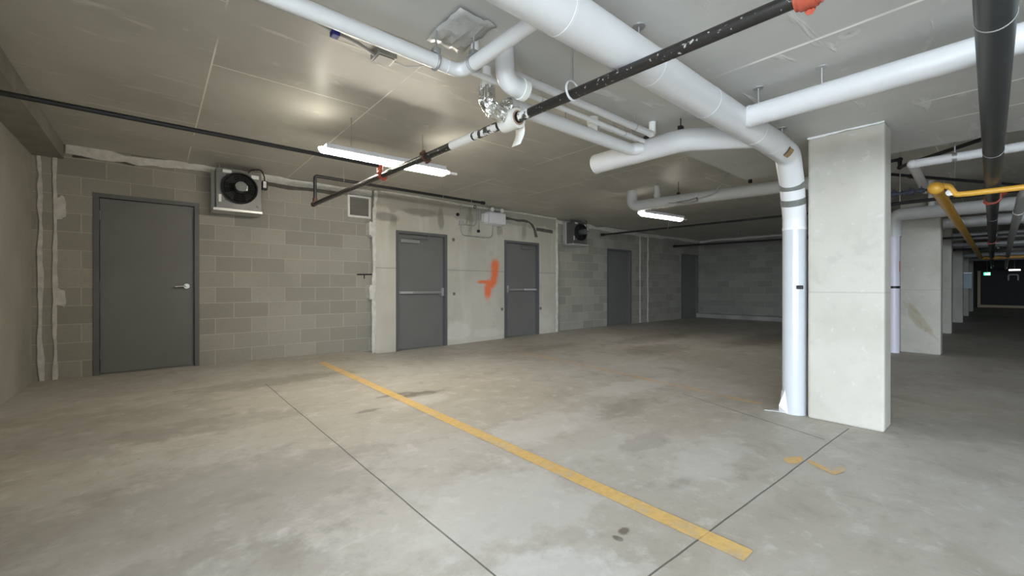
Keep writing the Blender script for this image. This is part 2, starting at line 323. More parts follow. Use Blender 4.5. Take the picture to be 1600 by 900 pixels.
    def build(s, name, material, parent=None, smooth=None, origin=None):
        me = bpy.data.meshes.new(name); xs = list(zip(*s.v))
        if parent is not None: o0 = parent_world(parent)
        elif origin is not None: o0 = Vector(origin)
        else: o0 = Vector(((min(xs[0])+max(xs[0]))/2, (min(xs[1])+max(xs[1]))/2, min(xs[2])))
        me.from_pydata([tuple(Vector(p)-o0) for p in s.v], [], s.f)
        bm = bmesh.new(); bm.from_mesh(me); bmesh.ops.recalc_face_normals(bm, faces=bm.faces); bm.to_mesh(me); bm.free()
        me.materials.append(material)
        ob = bpy.data.objects.new(name, me); C.objects.link(ob)
        if parent is not None: ob.parent = parent
        else: ob.location = o0
        if smooth:
            me.polygons.foreach_set('use_smooth', [True]*len(me.polygons)); me.set_sharp_from_angle(angle=math.radians(smooth))
        me.update(); return ob

def parent_world(o):
    p = Vector((0, 0, 0))
    while o is not None: p += o.location; o = o.parent
    return p
def tag(o, label=None, cat=None, group=None, kind=None):
    if label: o['label'] = label
    if cat: o['category'] = cat
    if group: o['group'] = group
    if kind: o['kind'] = kind
    return o
def thing(name, loc, label=None, cat=None, group=None, kind=None):
    o = bpy.data.objects.new(name, None); o.empty_display_size = .1; C.objects.link(o); o.location = loc
    return tag(o, label, cat, group, kind)
def struct(name, mb, m, smooth=None): return tag(mb.build(name, m, smooth=smooth, origin=(0, 0, 0)), kind='structure')
def bend(pts, r, seg=8):          # round the corners of a polyline
    pts = [Vector(p) for p in pts]; out = [pts[0]]
    for i in range(1, len(pts)-1):
        a, b, c = pts[i-1], pts[i], pts[i+1]; d1, d2 = (a-b).normalized(), (c-b).normalized()
        ang = d1.angle(d2)
        if ang > PI-.02: out.append(b); continue
        t = min(r/math.tan(ang/2), (a-b).length*.49, (c-b).length*.49)
        p0, p1 = b+d1*t, b+d2*t; bis = (d1+d2).normalized(); rr = t*math.tan(ang/2); ctr = b+bis*(rr/math.sin(ang/2))
        v0, v1 = p0-ctr, p1-ctr; tot = v0.angle(v1); axn = v0.cross(v1).normalized()
        for k in range(seg+1): out.append(ctr+Matrix.Rotation(tot*k/seg, 3, axn) @ v0)
    out.append(pts[-1]); return out
def sst(a, b, x):
    t = max(0, min(1, (x-a)/(b-a))); return t*t*(3-2*t)
def fz(x, y):                      # the slab falls slightly towards the stair wall
    return -.07*sst(2.5, 2.95, x)*max(0, min(1, (7.4-x)/4.2))*sst(4.6, 6.9, y)

ZC, ZD, WY, CY = 2.74, 2.29, 7.13, 6.98
DX, DY = 5.12, 1.91

# ------------------------------------------------------------------ setting: floor, ceiling, walls
xs = [OPX, 0, 2.4]+[2.5+5.0*i/34 for i in range(35)]+[10, 20, 34.2]
ys = [-7, 0, 4.5]+[4.6+2.7*i/18 for i in range(19)]
v = [(x, y, fz(x, y)) for y in ys for x in xs]; nx = len(xs)
fl = MB().add(v, [(j*nx+i, j*nx+i+1, (j+1)*nx+i+1, (j+1)*nx+i) for j in range(len(ys)-1) for i in range(nx-1)])
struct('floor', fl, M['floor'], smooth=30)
struct('driveway', MB().box(-15, OPX, -11, 6, -.12, -.001), M['asphalt'])
struct('ceiling', MB().box(OPX-.2, 34.4, -7.2, 7.4, ZC, ZC+.2), M['ceiling'])
struct('ceiling_drop', MB().box(OPX, DX, -7, DY, ZD, ZC+.001), M['drop'])
struct('trim_1', MB().box(-1.07, -.82, 1.95, WY, 2.57, ZC+.001), M['soffit'])

def wall_with_holes(name, x0, x1, yf, yb, z0, z1, holes, m):
    b = MB(); cur = x0
    for (h0, h1, ht) in holes:
        b.box(cur, h0, yf, yb, z0, z1); b.box(h0, h1, yf, yb, ht, z1); cur = h1
    b.box(cur, x1, yf, yb, z0, z1); return struct(name, b, m)
D1, D2, D3, D4, D5 = (-.575, .452, 2.215), (3.235, 4.285, 2.082), (5.71, 6.745, 2.088), (9.50, 10.66, 2.15), (13.6, 14.775, 2.215)
wall_with_holes('wall_back_left', -1.27, 2.86, WY, WY+.25, -.1, ZC+.02, [D1], M['block'])
wall_with_holes('wall_back_middle', 2.86, 7.34, CY, WY+.25, -.15, ZC+.02, [D2, D3], M['concrete'])
wall_with_holes('wall_back_right', 7.34, 14.87, WY, WY+.25, -.1, ZC+.02, [D4, D5], M['block'])
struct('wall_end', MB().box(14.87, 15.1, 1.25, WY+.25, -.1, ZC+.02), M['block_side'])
struct('wall_corridor', MB().box(15.1, 34.2, 1.25, 1.45, -.1, ZC+.02), M['block'])
struct('wall_far', MB().box(34, 34.2, -7, 1.45, -.1, ZC+.02), M['fardark'])
struct('wall_left', MB().box(-1.27, -1.07, 1.4, WY, -.1, ZC+.02), M['sidewall'])
struct('wall_left_return', MB().box(OPX-.2, -1.27, 1.4, 1.6, -.1, ZC+.02), M['block'])
fr = MB().box(OPX-.2, OPX, OPY1, 1.6, -.1, ZC+.02).box(OPX-.2, OPX, -7, OPY0, -.1, ZC+.02).box(OPX-.2, OPX, OPY0, OPY1, OPZ, ZC+.02)
struct('wall_front', fr, M['plain'])
struct('wall_right', MB().box(OPX-.2, 34.2, -7.2, -7, -.1, ZC+.02), M['block'])
struct('trim_2', MB().bev(14.66, 14.87, 1.3, WY, 0, .15, .02), M['plain'])     # concrete curb along the end wall

# sealant smears on wall joints
def smear(name, pts, w0, w1, plane, t, m, seed, n=46, horiz=False):
    rnd = random.Random(seed); L, R = [], []
    K = 9; c0 = [rnd.uniform(w0, w1) for _ in range(n//3+2)]; c1 = [rnd.uniform(w0, w1) for _ in range(n//3+2)]
    for i in range(n):
        f = i/(n-1); k = f*(len(pts)-1); a = min(int(k), len(pts)-2); g = k-a
        p = (pts[a][0]*(1-g)+pts[a+1][0]*g, pts[a][1]*(1-g)+pts[a+1][1]*g)
        j, h = i//3, sst(0, 3, i % 3); q0 = c0[j]*(1-h)+c0[j+1]*h+rnd.uniform(-.003, .003); q1 = c1[j]*(1-h)+c1[j+1]*h+rnd.uniform(-.003, .003)
        if horiz: L.append((p[0], p[1]+q0)); R.append((p[0], p[1]-q1))
        else: L.append((p[0]-q0, p[1])); R.append((p[0]+q1, p[1]))
    b = MB()
    for i in range(n-1): b.slab([L[i], L[i+1], R[i+1], R[i]], plane, t)
    return struct(name, b, m)
smear('trim_3', [(-1.0, 0), (-1.005, 1.2), (-1.0, 2.0), (-1.01, 2.57)], .008, .03, ('y', WY), -.012, M['caulk'], 1)
smear('trim_4', [(-.885, .0), (-.89, 1.0), (-.885, 2.57)], .008, .026, ('y', WY), -.012, M['caulk'], 2)
def patch(name, cx, cz, rx, rz, plane, t, m, seed):
    rnd = random.Random(seed); pts = []
    for i in range(18):
        a = 2*PI*i/18; c, s_ = math.cos(a), math.sin(a); k = rnd.uniform(.8, 1.1)/max(abs(c), abs(s_))**.6
        pts.append((cx+rx*c*k*.85, cz+rz*s_*k*.85))
    return struct(name, MB().slab(pts, plane, t), m)
patch('trim_5', -.845, 2.0, .055, .17, ('y', WY), -.015, M['caulk'], 3)
patch('trim_6', -.845, .95, .05, .13, ('y', WY), -.015, M['caulk'], 4)
smear('trim_7', [(2.83, -.05), (2.835, 1.2), (2.845, 2.4), (2.87, 2.72)], .014, .04, ('y', CY), -.012, M['caulk'], 5)
for k, (cx, cz, rx, rz) in enumerate(((2.80, 2.06, .06, .15), (2.80, .98, .06, .15))): patch('trim_%d' % (8+k), cx, cz, rx, rz, ('y', WY), -.16, M['caulk'], 20+k)
smear('trim_10', [(7.34, 0), (7.345, 1.3), (7.34, 2.7)], .02, .045, ('y', CY), -.01, M['caulk'], 6)
patch('trim_11', 7.46, 2.0, .07, .17, ('y', WY), -.02, M['caulk'], 9); patch('trim_12', 7.47, .95, .07, .17, ('y', WY), -.02, M['caulk'], 10)
smear('trim_13', [(11.12, 0), (11.12, 2.7)], .012, .04, ('y', WY), -.012, M['caulk'], 11)
smear('trim_14', [(11.54, 0), (11.54, 2.7)], .012, .045, ('y', WY), -.012, M['caulk'], 12)
smear('trim_15', [(-.8, 2.70), (-.3, 2.67), (.2, 2.70), (.7, 2.70), (1.5, 2.70), (2.85, 2.69)], .025, .075, ('y', WY), -.03, M['caulk'], 13, 60, True)
smear('trim_16', [(2.95, 2.725), (4.2, 2.715), (4.7, 2.70), (5.6, 2.71), (7.3, 2.71)], .006, .025, ('y', CY), -.02, M['caulk'], 14, 60, True)
smear('trim_17', [(7.4, 2.68), (9.0, 2.66), (11.0, 2.66), (13.0, 2.69), (14.8, 2.70)], .02, .07, ('y', WY), -.02, M['caulk'], 15, 60, True)
smear('trim_18', [(1.3, 2.71), (4.0, 2.70), (7.1, 2.70)], .012, .045, ('x', 14.87), -.03, M['caulk'], 16, 50, True)
smear('trim_19', [(-.75, 2.63), (-.45, 2.645), (-.2, 2.63)], .02, .035, ('y', WY), -.008, M['mortar'], 17, 12, True)
smear('trim_20', [(6.40, 2.56), (6.52, 2.50), (6.60, 2.40), (6.66, 2.22)], .03, .055, ('y', CY), -.006, M['mortar'], 18, 14)
smear('trim_21', [(6.66, 2.40), (7.2, 2.385)], .03, .05, ('y', CY), -.006, M['mortar'], 19, 12, True)
smear('trim_22', [(5.75, 2.56), (6.4, 2.55)], .015, .035, ('y', CY), -.006, M['mortar'], 22, 12, True)
smear('trim_23', [(.75, 2.63), (1.6, 2.60), (2.3, 2.62)], .02, .05, ('y', WY), -.008, M['mortar'], 23, 20, True)

# ------------------------------------------------------------------ doors
def door(num, D, yf, zb, recess, label):
    x0, x1, zt = D; t = thing('door_%d' % num, ((x0+x1)/2, yf, zb), label, 'door', kind='structure')
    fwid = .05
    f = MB()
    f.box(x0, x0+fwid, yf-.012, yf+.16, zb, zt).box(x1-fwid, x1, yf-.012, yf+.16, zb, zt).box(x0+fwid, x1-fwid, yf-.012, yf+.16, zt-fwid, zt)
    f.box(x0+fwid, x0+fwid+.014, yf+recess+.047, yf+.16, zb, zt-fwid).box(x1-fwid-.014, x1-fwid, yf+recess+.047, yf+.16, zb, zt-fwid).box(x0+fwid, x1-fwid, yf+recess+.047, yf+.16, zt-fwid-.014, zt-fwid)
    f.build('door_frame', M['frame'], t)
    MB().bev(x0+fwid+.004, x1-fwid-.004, yf+recess, yf+recess+.045, zb+.012, zt-fwid-.004, .002).build('door_leaf', M['door'], t)
    MB().box(x0+.005, x1-.005, yf+.17, yf+.2, zb, zt).build('door_backing', M['dark'], t)
    th = MB().slab([(yf-.03+recess, zb), (yf-.01+recess, zb+.008), (yf+.1, zb+.010), (yf+.14, zb)], ('x', x0+fwid), x1-x0-2*fwid).build('gap_light_strip', M['alu'], t)  # pale metal strip added to stand in for light under the door
    return t, x0+fwid, x1-fwid, yf+recess, zt-fwid
def lever(t, x, y, z, sgn):
    l = MB().cyl((x, y, z), (x, y-.012, z), .033, 24).cyl((x, y-.01, z), (x, y-.055, z), .012, 14)
    l.sweep(bend([(x, y-.05, z), (x+sgn*.03, y-.056, z), (x+sgn*.12, y-.05, z-.004)], .02), [.0125]*12 if False else .011, 12)
    l.build('lever_handle', M['chrome'], t, smooth=40)
def hinges(t, x, y, zs):
    for z in zs: MB().cyl((x, y-.006, z-.055), (x, y-.006, z+.055), .008, 10).build('hinge', M['greymetal'], t, smooth=40)
def panic_bar(t, xl, xr, y, z, latch):
    MB().bev(xl, xr, y-.062, y-.008, z-.024, z+.024, .006).build('push_bar', M['alu'], t)
    MB().bev(xl+(.03 if latch > 0 else (xr-xl)*.55), (xr-.03 if latch < 0 else xl+(xr-xl)*.30), y-.068, y-.06, z-.02, z+.02, .003).build('bar_cover', M['flange'], t)
    xe = xr+.012 if latch > 0 else xl-.012
    h = MB().bev(xe-.03, xe+.03, y-.085, y, z-.075, z+.085, .014).cyl((xe, y-.08, z+.02), (xe, y-.1, z+.02), .012, 14)
    h.build('latch_case', M['alu'], t, smooth=35)
    xo = xl if latch > 0 else xr
    MB().bev(xo-.02, xo+.02, y-.055, y, z-.03, z+.03, .006).build('bar_bracket', M['greymetal'], t)
def closer(t, x0, x1, y, z, zt, m, pivot):
    MB().bev(x0, x1, y-.06, y, z-.032, z+.032, .008).build('door_closer', m, t)
    a = MB().sweep([(pivot, y-.03, z+.03), (pivot, y-.035, z+.055), (pivot+.25, y-.10, z+.062), (pivot+.30, y-.06, zt)], .009, 8)
    a.ball((pivot, y-.035, z+.055), .014).ball((pivot+.25, y-.10, z+.062), .012); a.build('closer_arm', M['greymetal'], t, smooth=40)
t, a, b, y, zt = door(1, D1, WY, 0, .045, 'wide grey steel door with a chrome lever, between left corner and left heater')
lever(t, b-.085, y, 1.085, -1); hinges(t, a+.004, y, (.25, 1.08, 1.95))
t, a, b, y, zt = door(2, D2, CY, -.062, .06, 'grey steel door with panic bar and silver closer, left of the orange paint mark')
panic_bar(t, a+.02, b-.06, y, .975, 1); closer(t, a+.06, a+.42, y, 1.905, zt, M['alu'], a+.30); hinges(t, a+.004, y, (.2, 1.0, 1.85))
t, a, b, y, zt = door(3, D3, CY, -.018, .06, 'grey steel door with panic bar and dark closer, right of the orange paint mark')
panic_bar(t, a+.06, b-.02, y, 1.02, -1); closer(t, b-.46, b-.08, y, 1.96, zt, M['greymetal'], b-.4)
t, a, b, y, zt = door(4, D4, WY, 0, .05, 'plain dark grey steel door in the block wall right of the far heater')
lever(t, b-.085, y, 1.05, -1)
t, a, b, y, zt = door(5, D5, WY, 0, .05, 'darkest grey steel door in the far back corner beside the end wall')
lever(t, a+.35, y, 1.12, -1)

# ------------------------------------------------------------------ concrete columns
def column(x0, x1, y0, y1, zt, m, label):
    bm = MB().bev(x0, x1, y0, y1, 0, zt, .018)
    o = bm.build('concrete_column', m, origin=(0, 0, 0)); tag(o, label, 'column', 'row of concrete columns along the corridor'); return o
column(4.07, 4.33, .572, 1.05, ZD+.001, M['column'], 'big pale concrete column in front, beside the white vertical pipe')
column(9.4, 9.66, .655, 1.135, 2.5, M['column_b'], 'concrete column with brown rust-coloured smear near its base, second along the corridor')
column(13.95, 14.21, .80, 1.24, ZC, M['column'], 'third concrete column along the corridor, right behind the smeared one')
column(18.55, 18.8, .83, 1.25, ZC, M['column'], 'fourth concrete column along the corridor, in deep shade')
column(23.0, 23.25, .88, 1.25, ZC, M['column'], 'farthest concrete column, carrying the pale hanging sheet')
column(27.5, 27.75, .92, 1.25, ZC, M['column'], 'last dark concrete column before the far gate')

smear('trim_24', [(.575, ZD-.004), (1.05, ZD-.004)], .003, .014, ('x', 4.07), -.008, M['sticker'], 31, 14, True)     # sealant along the column head
# ------------------------------------------------------------------ pipes
def pipe(name, label, cat='pipe', base=None, group=None): return thing(name, base, label, cat, group)
def hanger(t, x, y, ztop, zb, r, axis, m=None):   # rod with clevis ring
    MB().cyl((x, y, zb+r), (x, y, ztop), .005, 8).build('hanger_rod', m or M['galv'], t)
    MB().ring((x, y, zb), axis, r+.004, .005, 28, 6).build('hanger_ring', m or M['galv'], t, smooth=60)

# A: big white main
AY, AZ, AR = 1.11, 2.13, .0875
RX, RY, RR = 4.15, 1.165, .086
t = pipe('drain_pipe', 'largest white jacketed pipe, crossing the ceiling and turning down beside the front column', base=(RX, RY, 0))
run = MB().sweep([(-2.5, AY, AZ), (3.42, AY, AZ)], AR, 36).build('pipe_run', M['jacket'], t, smooth=40)
for x in (.2, 1.19, 1.82, 2.40, 3.1):
    MB().band((x-.006, AY, AZ), (x+.006, AY, AZ), AR-.003, AR+.0014, 36).build('jacket_seam', M['seam'], run, smooth=40)
epath = bend([(3.42, AY, AZ), (3.82, AY+.01, AZ-.005), (4.03, RY-.015, 1.93), (RX, RY, 1.66), (RX, RY, 1.5)], .16, 7)
MB().sweep(epath, [AR+.001+(RR-AR)*i/(len(epath)-1) for i in range(len(epath))], 36).build('elbow', M['jacket'], t, smooth=50)
riser = MB().sweep([(RX, RY, .0), (RX, RY, 1.56)], RR+.002, 36).build('riser', M['jacket_r'], t, smooth=40)
MB().band((RX, RY, 1.555), (RX, RY, 1.575), RR-.004, RR+.004, 36).build('jacket_seam', M['seam'], riser, smooth=40)
d = (Vector((RX, RY, 1.66))-Vector((4.03, RY-.015, 1.93))).normalized()
for f, a0 in ((.05, 0), (.5, 0)):
    c = Vector((4.03, RY-.015, 1.93)).lerp(Vector((RX, RY, 1.66)), f); e = d
    MB().band(c-e*.026, c+e*.026, AR-.002, AR+.0045, 30, 1.45*PI, PI*.55, (0, 0, 1)).build('tape_band', M['ducttape'], t, smooth=40)
# brown patch on the side facing the bay
pa = MB(); cx = 3.60; th0 = math.radians(205)
def onA(x, th, k): return (x, AY-math.sin(th-PI)*-0+math.sin(th)*0+ (AR+k)*math.cos(th), AZ+(AR+k)*math.sin(th))
vv = [onA(cx+dx, math.radians(222+da), .003) for dx in (-.045, 0, .045) for da in (-22, -8, 8, 22)]
pa.add(vv, [(i*4+j, i*4+j+1, (i+1)*4+j+1, (i+1)*4+j) for i in range(2) for j in range(3)])
pa.build('paper_patch', M['kraft'], run, smooth=60)
vv = [onA(cx+dx, math.radians(222+da), .004) for dx in (-.058, -.042) for da in (-24, -8, 8, 20)]
MB().add(vv, [(j, j+1, 4+j+1, 4+j) for j in range(3)]).build('torn_edge', M['kraft_dark'], run, smooth=60)
fl_ = MB().slab([(RX-.075, RY+.03), (RX-.10, RY+.12), (RX-.13, RY+.19), (RX-.02, RY+.12), (RX+.03, RY+.08)], ('z', .004), .004)
fl_.add([(RX-.085, RY+.02, .0), (RX-.05, RY+.10, .0), (RX-.035, RY+.085, .18), (RX-.08, RY+.045, .20), (RX-.09, RY+.09, .06)], [(0, 1, 4), (1, 2, 3, 4), (0, 4, 3)])
fl_.build('torn_jacket_flap', M['jacket'], riser)
MB().bev(RX-.112, RX-.075, RY-.085, RY-.045, 1.055, 1.085, .004).build('strap_buckle', M['black_b'], riser)
# B: right branch, mitred into the main
BX, BR = 2.81, .064
br = MB().sweep([(BX, AY, AZ), (BX, -6.9, AZ)], BR, 32).build('branch_pipe', M['jacket'], t, smooth=40)
MB().band((BX, AY-AR-.004, AZ), (BX, AY-AR+.006, AZ), BR-.002, BR+.003, 32).build('jacket_seam', M['seam'], br, smooth=40)
for yy in (.66, .98, -1.2): MB().cyl((BX, yy, AZ+BR-.004), (BX, yy, ZD), .004, 8).cyl((BX, yy, ZD-.006), (BX, yy, ZD), .028, 14).build('hanger_rod', M['galv'], br)
for xx, yy in ((1.72, AY), (3.66, AY)): MB().cyl((xx, yy, AZ+AR-.004), (xx, yy, ZD), .004, 8).cyl((xx, yy, ZD-.006), (xx, yy, ZD), .03, 14).build('hanger_rod', M['galv'], run)
# D: capped branch towards the back wall, wye into the main
DXP, DR = 2.89, .080
dpath = bend([(DXP, 2.28, AZ), (DXP, 1.50, AZ), (DXP+.34, AY, AZ)], .22, 8)
db = MB().sweep(dpath, DR, 32).build('branch_pipe', M['jacket'], t, smooth=50)
MB().sweep([(DXP, 2.275, AZ), (DXP, 2.285, AZ), (DXP, 2.29, AZ)], [DR+.002, DR+.001, DR-.012], 32).build('end_cap', M['pvc'], db, smooth=40)
for yy in (1.52, 1.80): MB().cyl((DXP, yy, AZ+DR-.004), (DXP, yy, ZD), .004, 8).bev(DXP-.02, DXP+.02, yy-.015, yy+.015, AZ+DR-.006, AZ+DR+.025, .004).build('hanger_rod', M['wire'], db)

# E: pipe from the left with an elbow
EY, EZ, ER, EX = 1.735, 2.13, .0325, 1.15
t = pipe('elbowed_pipe', 'white pipe from the upper left with elbow and two grey clamps', base=(EX, EY, EZ-.04))
ep = bend([(-2.5, EY, EZ+.03), (EX, EY, EZ), (EX, AY+AR-.01, EZ)], .055, 8)
pr_ = MB().sweep(ep, ER, 28).build('pipe_run', M['jacket'], t, smooth=45)
MB().band((EX-.09, EY, EZ), (EX-.085, EY, EZ), ER-.001, ER+.0015, 28).build('elbow_seam', M['seam'], pr_, smooth=40)
for (x, y_, ax) in ((1.005, EY, (1, 0, 0)), (EX, 1.635, (0, 1, 0))):
    ca = MB().ring((x, y_, EZ), ax, ER+.004, .0065, 28, 8); ca.cyl((x, y_, EZ+ER+.005), (x, y_, ZD), .005, 8)
    ca.bev(x-.018, x+.018, y_-.018, y_+.018, EZ+ER+.004, EZ+ER+.03, .004); ca.build('pipe_clamp', M['galv'], t, smooth=50)

# G: pipe along the bay with elbow into capped branch, cleanout stub
GY, GZ, GR = 1.87, 2.13, .0435
t = pipe('tee_pipe', 'white pipe with short upright tee stub, running from the foil trap to the capped branch', base=(2.2, GY, GZ-.05))
MB().sweep(bend([(1.58, GY, GZ), (2.79, GY, GZ), (2.87, GY-.11, GZ)], .06, 6), GR, 28).build('pipe_run', M['jacket'], t, smooth=45)
MB().cyl((2.33, GY, GZ), (2.33, GY, GZ+.09), .034, 24).cyl((2.33, GY, GZ+.075), (2.33, GY, GZ+.125), .039, 24).build('tee_stub', M['pvc'], t, smooth=40)
MB().band((1.56, GY, GZ), (1.61, GY, GZ), GR-.002, GR+.004, 28).build('collar', M['jacket_b'], t, smooth=40)
MB().cyl((2.05, GY, GZ+GR-.004), (2.05, GY, ZD), .003, 8).build('hanger_rod', M['galv'], t)
# trap elbow from the slab
TY = 1.655
t = pipe('trap_elbow', 'fat white elbow dropping from the ceiling and facing right beside the foil trap', base=(1.37, TY, 2.08))
MB().sweep(bend([(1.352, TY, ZD), (1.365, TY, 2.115), (1.475, TY, 2.115)], .085, 10), .050, 28).build('elbow', M['jacket'], t, smooth=50)
MB().band((1.46, TY, 2.115), (1.495, TY, 2.115), .042, .056, 28).build('socket_rim', M['pvc'], t, smooth=40)
# foil trap
t = pipe('foil_trap', 'crumpled silver foil wrapped pipe trap with a white collar', base=(1.42, GY, 2.04))
rnd = random.Random(3)
fp = bend([(1.405, GY, 2.185), (1.41, GY, 2.075), (1.50, GY-.01, 2.05), (1.545, GY, 2.11), (1.60, GY, GZ)], .045, 6)
fb = MB().sweep(fp, [.044*rnd.uniform(.88, 1.1) for _ in fp], 26)
fb.v = [tuple(c+rnd.uniform(-.007, .007) for c in p) for p in fb.v]
fb.build('foil_wrap', M['foil'], t)
MB().cyl((1.405, GY, 2.17), (1.405, GY, 2.245), .038, 26).build('collar', M['pvc'], t, smooth=40)
MB().cyl((1.405, GY, 2.24), (1.405, GY, ZD), .026, 20).build('drop_pipe', M['pvc'], t, smooth=40)
# H: thin pipes
def thin(name, label, x0, x1, y_, z_, r, stub=None):
    t = pipe(name, label, base=((x0+x1)/2, y_, z_-r), group='thin white pipes behind the sprinkler line')
    MB().sweep([(x0, y_, z_), (x1, y_, z_)], r, 22).build('pipe_run', M['jacket'], t, smooth=40)
    for k in range(2):
        x = x0+(x1-x0)*(.35+.5*k); MB().band((x-.004, y_, z_), (x+.004, y_, z_), r-.001, r+.0012, 22).cyl((x, y_, z_+r-.002), (x, y_, ZD), .003, 8).build('hanger_strap', M['galv'], t, smooth=40)
    if stub: MB().sweep(bend([(x1-.02, y_, z_), (x1+.02, y_, z_), (x1+.02, y_, ZD)], .02, 6), r+.002, 22).build('elbow', M['pvc'], t, smooth=45)
thin('thin_pipe', 'upper of the slim white pipes beside the largest pipe, ending in an upturned elbow', 1.40, 2.78, 1.692, 2.20, .0225, True)
thin('thin_pipe', 'slimmest white pipe, running just below the upturned one behind the trap elbow', 1.14, 2.80, 1.762, 2.168, .0155)
thin('thin_pipe', 'short slim white pipe seen behind the tee stub', 2.36, 2.82, 1.84, 2.205, .017)
# crinkled film and stub behind the elbow
t = thing('plastic_film', (1.1, 1.6, ZD-.06), 'crinkled grey plastic film hanging from the ceiling behind the elbowed pipe', 'plastic sheet')
g = MB(); N = 9; rnd = random.Random(5)
vv = [(1.0+.2*i/(N-1), 1.52+.3*j/(N-1), ZD-.006-.014*math.sin(PI*i/(N-1))*math.sin(PI*j/(N-1))-.015*rnd.random()) for j in range(N) for i in range(N)]
g.add(vv, [(j*N+i, j*N+i+1, (j+1)*N+i+1, (j+1)*N+i) for j in range(N-1) for i in range(N-1)])
me = g.build('film', M['film'], t, smooth=20)
mo = me.modifiers.new('thickness', 'SOLIDIFY'); mo.thickness = .003
t = pipe('pipe_stub', 'short white pipe stub coming out of the ceiling behind the right grey clamp', base=(1.19, 1.66, ZD-.1))
MB().cyl((1.205, 1.70, ZD-.085), (1.205, 1.70, ZD), .021, 18).build('stub', M['pvc'], t, smooth=40)
MB().cyl((1.205, 1.70, ZD-.1), (1.205, 1.70, ZD-.083), .012, 14).build('red_plug', M['red'], t, smooth=40)

# I: black sprinkler pipe across the bay
IX = 1.575
def IZ(y_): return 1.985+.029*y_
IR = .0255
t = pipe('sprinkler_pipe', 'scuffed black steel pipe slanting across under the large white pipe, partly wrapped in paper', base=(IX, 2.5, 2.03))
ip = MB().sweep([(IX, -3.2, IZ(-3.2)), (IX, 5.86, IZ(5.86))], IR, 26).build('pipe_run', M['black'], t, smooth=40)
def P(y_): return (IX, y_, IZ(y_))
MB().band(P(2.24), P(2.50), IR, IR+.0045, 28).build('paper_sleeve', M['paper'], t, smooth=40)
MB().band(P(1.98), P(2.22), IR-.001, IR+.0009, 28).build('scraped_length', M['scraped'], t, smooth=40)
MB().band(P(1.70), P(1.78), IR-.001, IR+.0009, 28).build('scraped_length', M['scraped'], t, smooth=40)
def coupling(t, a, b, r, name='coupling', m=None):
    a, b = Vector(a), Vector(b); dd = (b-a).normalized(); g = MB().band(a, b, r, r+.012, 26).band(a+dd*.012, b-dd*.012, r, r+.017, 26)
    u = dd.orthogonal().normalized(); w2 = dd.cross(u); mid = (a+b)/2
    for sg in (1, -1):
        g.cyl(mid+w2*sg*(r+.018)-u*.028, mid+w2*sg*(r+.018)+u*.028, .008, 10); g.cyl(mid+w2*sg*(r+.018)-u*.018, mid+w2*sg*(r+.018)+u*.018, .014, 6)
    return g.build(name, m or M['red'], t, smooth=40)
coupling(t, P(.37), P(.44), IR)
coupling(t, P(3.66), P(3.71), IR-.006, m=M['red'])
coupling(t, P(2.86), P(2.90), IR-.008, m=M['rust'])
MB().band(P(5.80), P(5.88), IR-.002, IR+.006, 26).cyl(P(5.86), P(5.885), IR+.004, 26).build('end_cap', M['rust'], t, smooth=40)
hk = MB().cyl((IX, 1.39, IZ(1.39)+.06), (IX, 1.39, ZD), .004, 10).cyl((IX, 1.39, ZD-.005), (IX, 1.39, ZD), .03, 14).build('hanger_rod', M['galv'], t)
MB().ring((IX, 1.39, IZ(1.39)+.018), (0, 1, 0), IR+.021, .006, 28, 8).build('hanger_ring', M['jacket_b'], t, smooth=50)
# tape roll hanging on it
t = thing('tape_roll', P(1.86), 'roll of cream paper tape with a loose tail, threaded on the black pipe', 'tape')
MB().band(P(1.80), P(1.925), IR+.014, .056, 36).build('tape_body', M['paper'], t, smooth=40)
MB().band(P(1.797), P(1.928), IR+.006, IR+.015, 36).build('card_core', M['card'], t, smooth=40)
q = P(1.85); tl = MB(); tv = []
for i in range(7):
    f = i/6; xx = q[0]+.052-.02*f+.012*math.sin(f*4); zz = q[2]-.02-.125*f
    tv += [(xx, q[1]-.045, zz), (xx, q[1]+.035, zz)]
tl.add(tv, [(2*i, 2*i+1, 2*i+3, 2*i+2) for i in range(6)])
o = tl.build('loose_tail', M['paper'], t, smooth=60); mo = o.modifiers.new('thickness', 'SOLIDIFY'); mo.thickness = .0012

# K: black pipe from the left joining I
t = pipe('sprinkler_branch', 'thin black pipe along the ceiling at upper left, ending at the red coupling', base=(0, 3.73, 2.17))
KZ = 2.185
MB().sweep(bend([(-1.065, 3.73, KZ), (IX-.005, 3.73, KZ), (IX, 3.735, IZ(3.7)+.03)], .03, 6), .0165, 20).build('pipe_run', M['black_b'], t, smooth=45)
MB().band((IX, 3.735, IZ(3.73)+.02), (IX, 3.735, KZ+.012), .016, .026, 20).build('red_coupling', M['red'], t, smooth=40)
# J: black branch near the back wall with a drop
t = pipe('sprinkler_branch', 'black pipe near the back wall ceiling, with a short drop at its left end', base=(3.0, 5.84, 2.5))
JY, JZ = 5.84, 2.525
MB().sweep(bend([(4.31, JY, JZ), (IX+.01, JY, JZ), (IX+.01, JY, IZ(JY)+.02)], .03, 6), .021, 20).build('pipe_run', M['black_b'], t, smooth=45)
MB().band((4.27, JY, JZ), (4.33, JY, JZ), .018, .03, 20).cyl((4.32, JY, JZ), (4.335, JY, JZ), .029, 20).build('end_cap', M['black_b'], t, smooth=40)
MB().band((IX+.01, JY, IZ(JY)+.02), (IX+.01, JY, IZ(JY)+.08), .019, .029, 20).build('coupling', M['rust'], t, smooth=40)
for x in (1.95, 3.5, 4.05): MB().cyl((x, JY, JZ+.018), (x, JY, ZC), .004, 8).ring((x, JY, JZ), (1, 0, 0), .024, .004, 20, 6).build('hanger_rod', M['galv'], t)
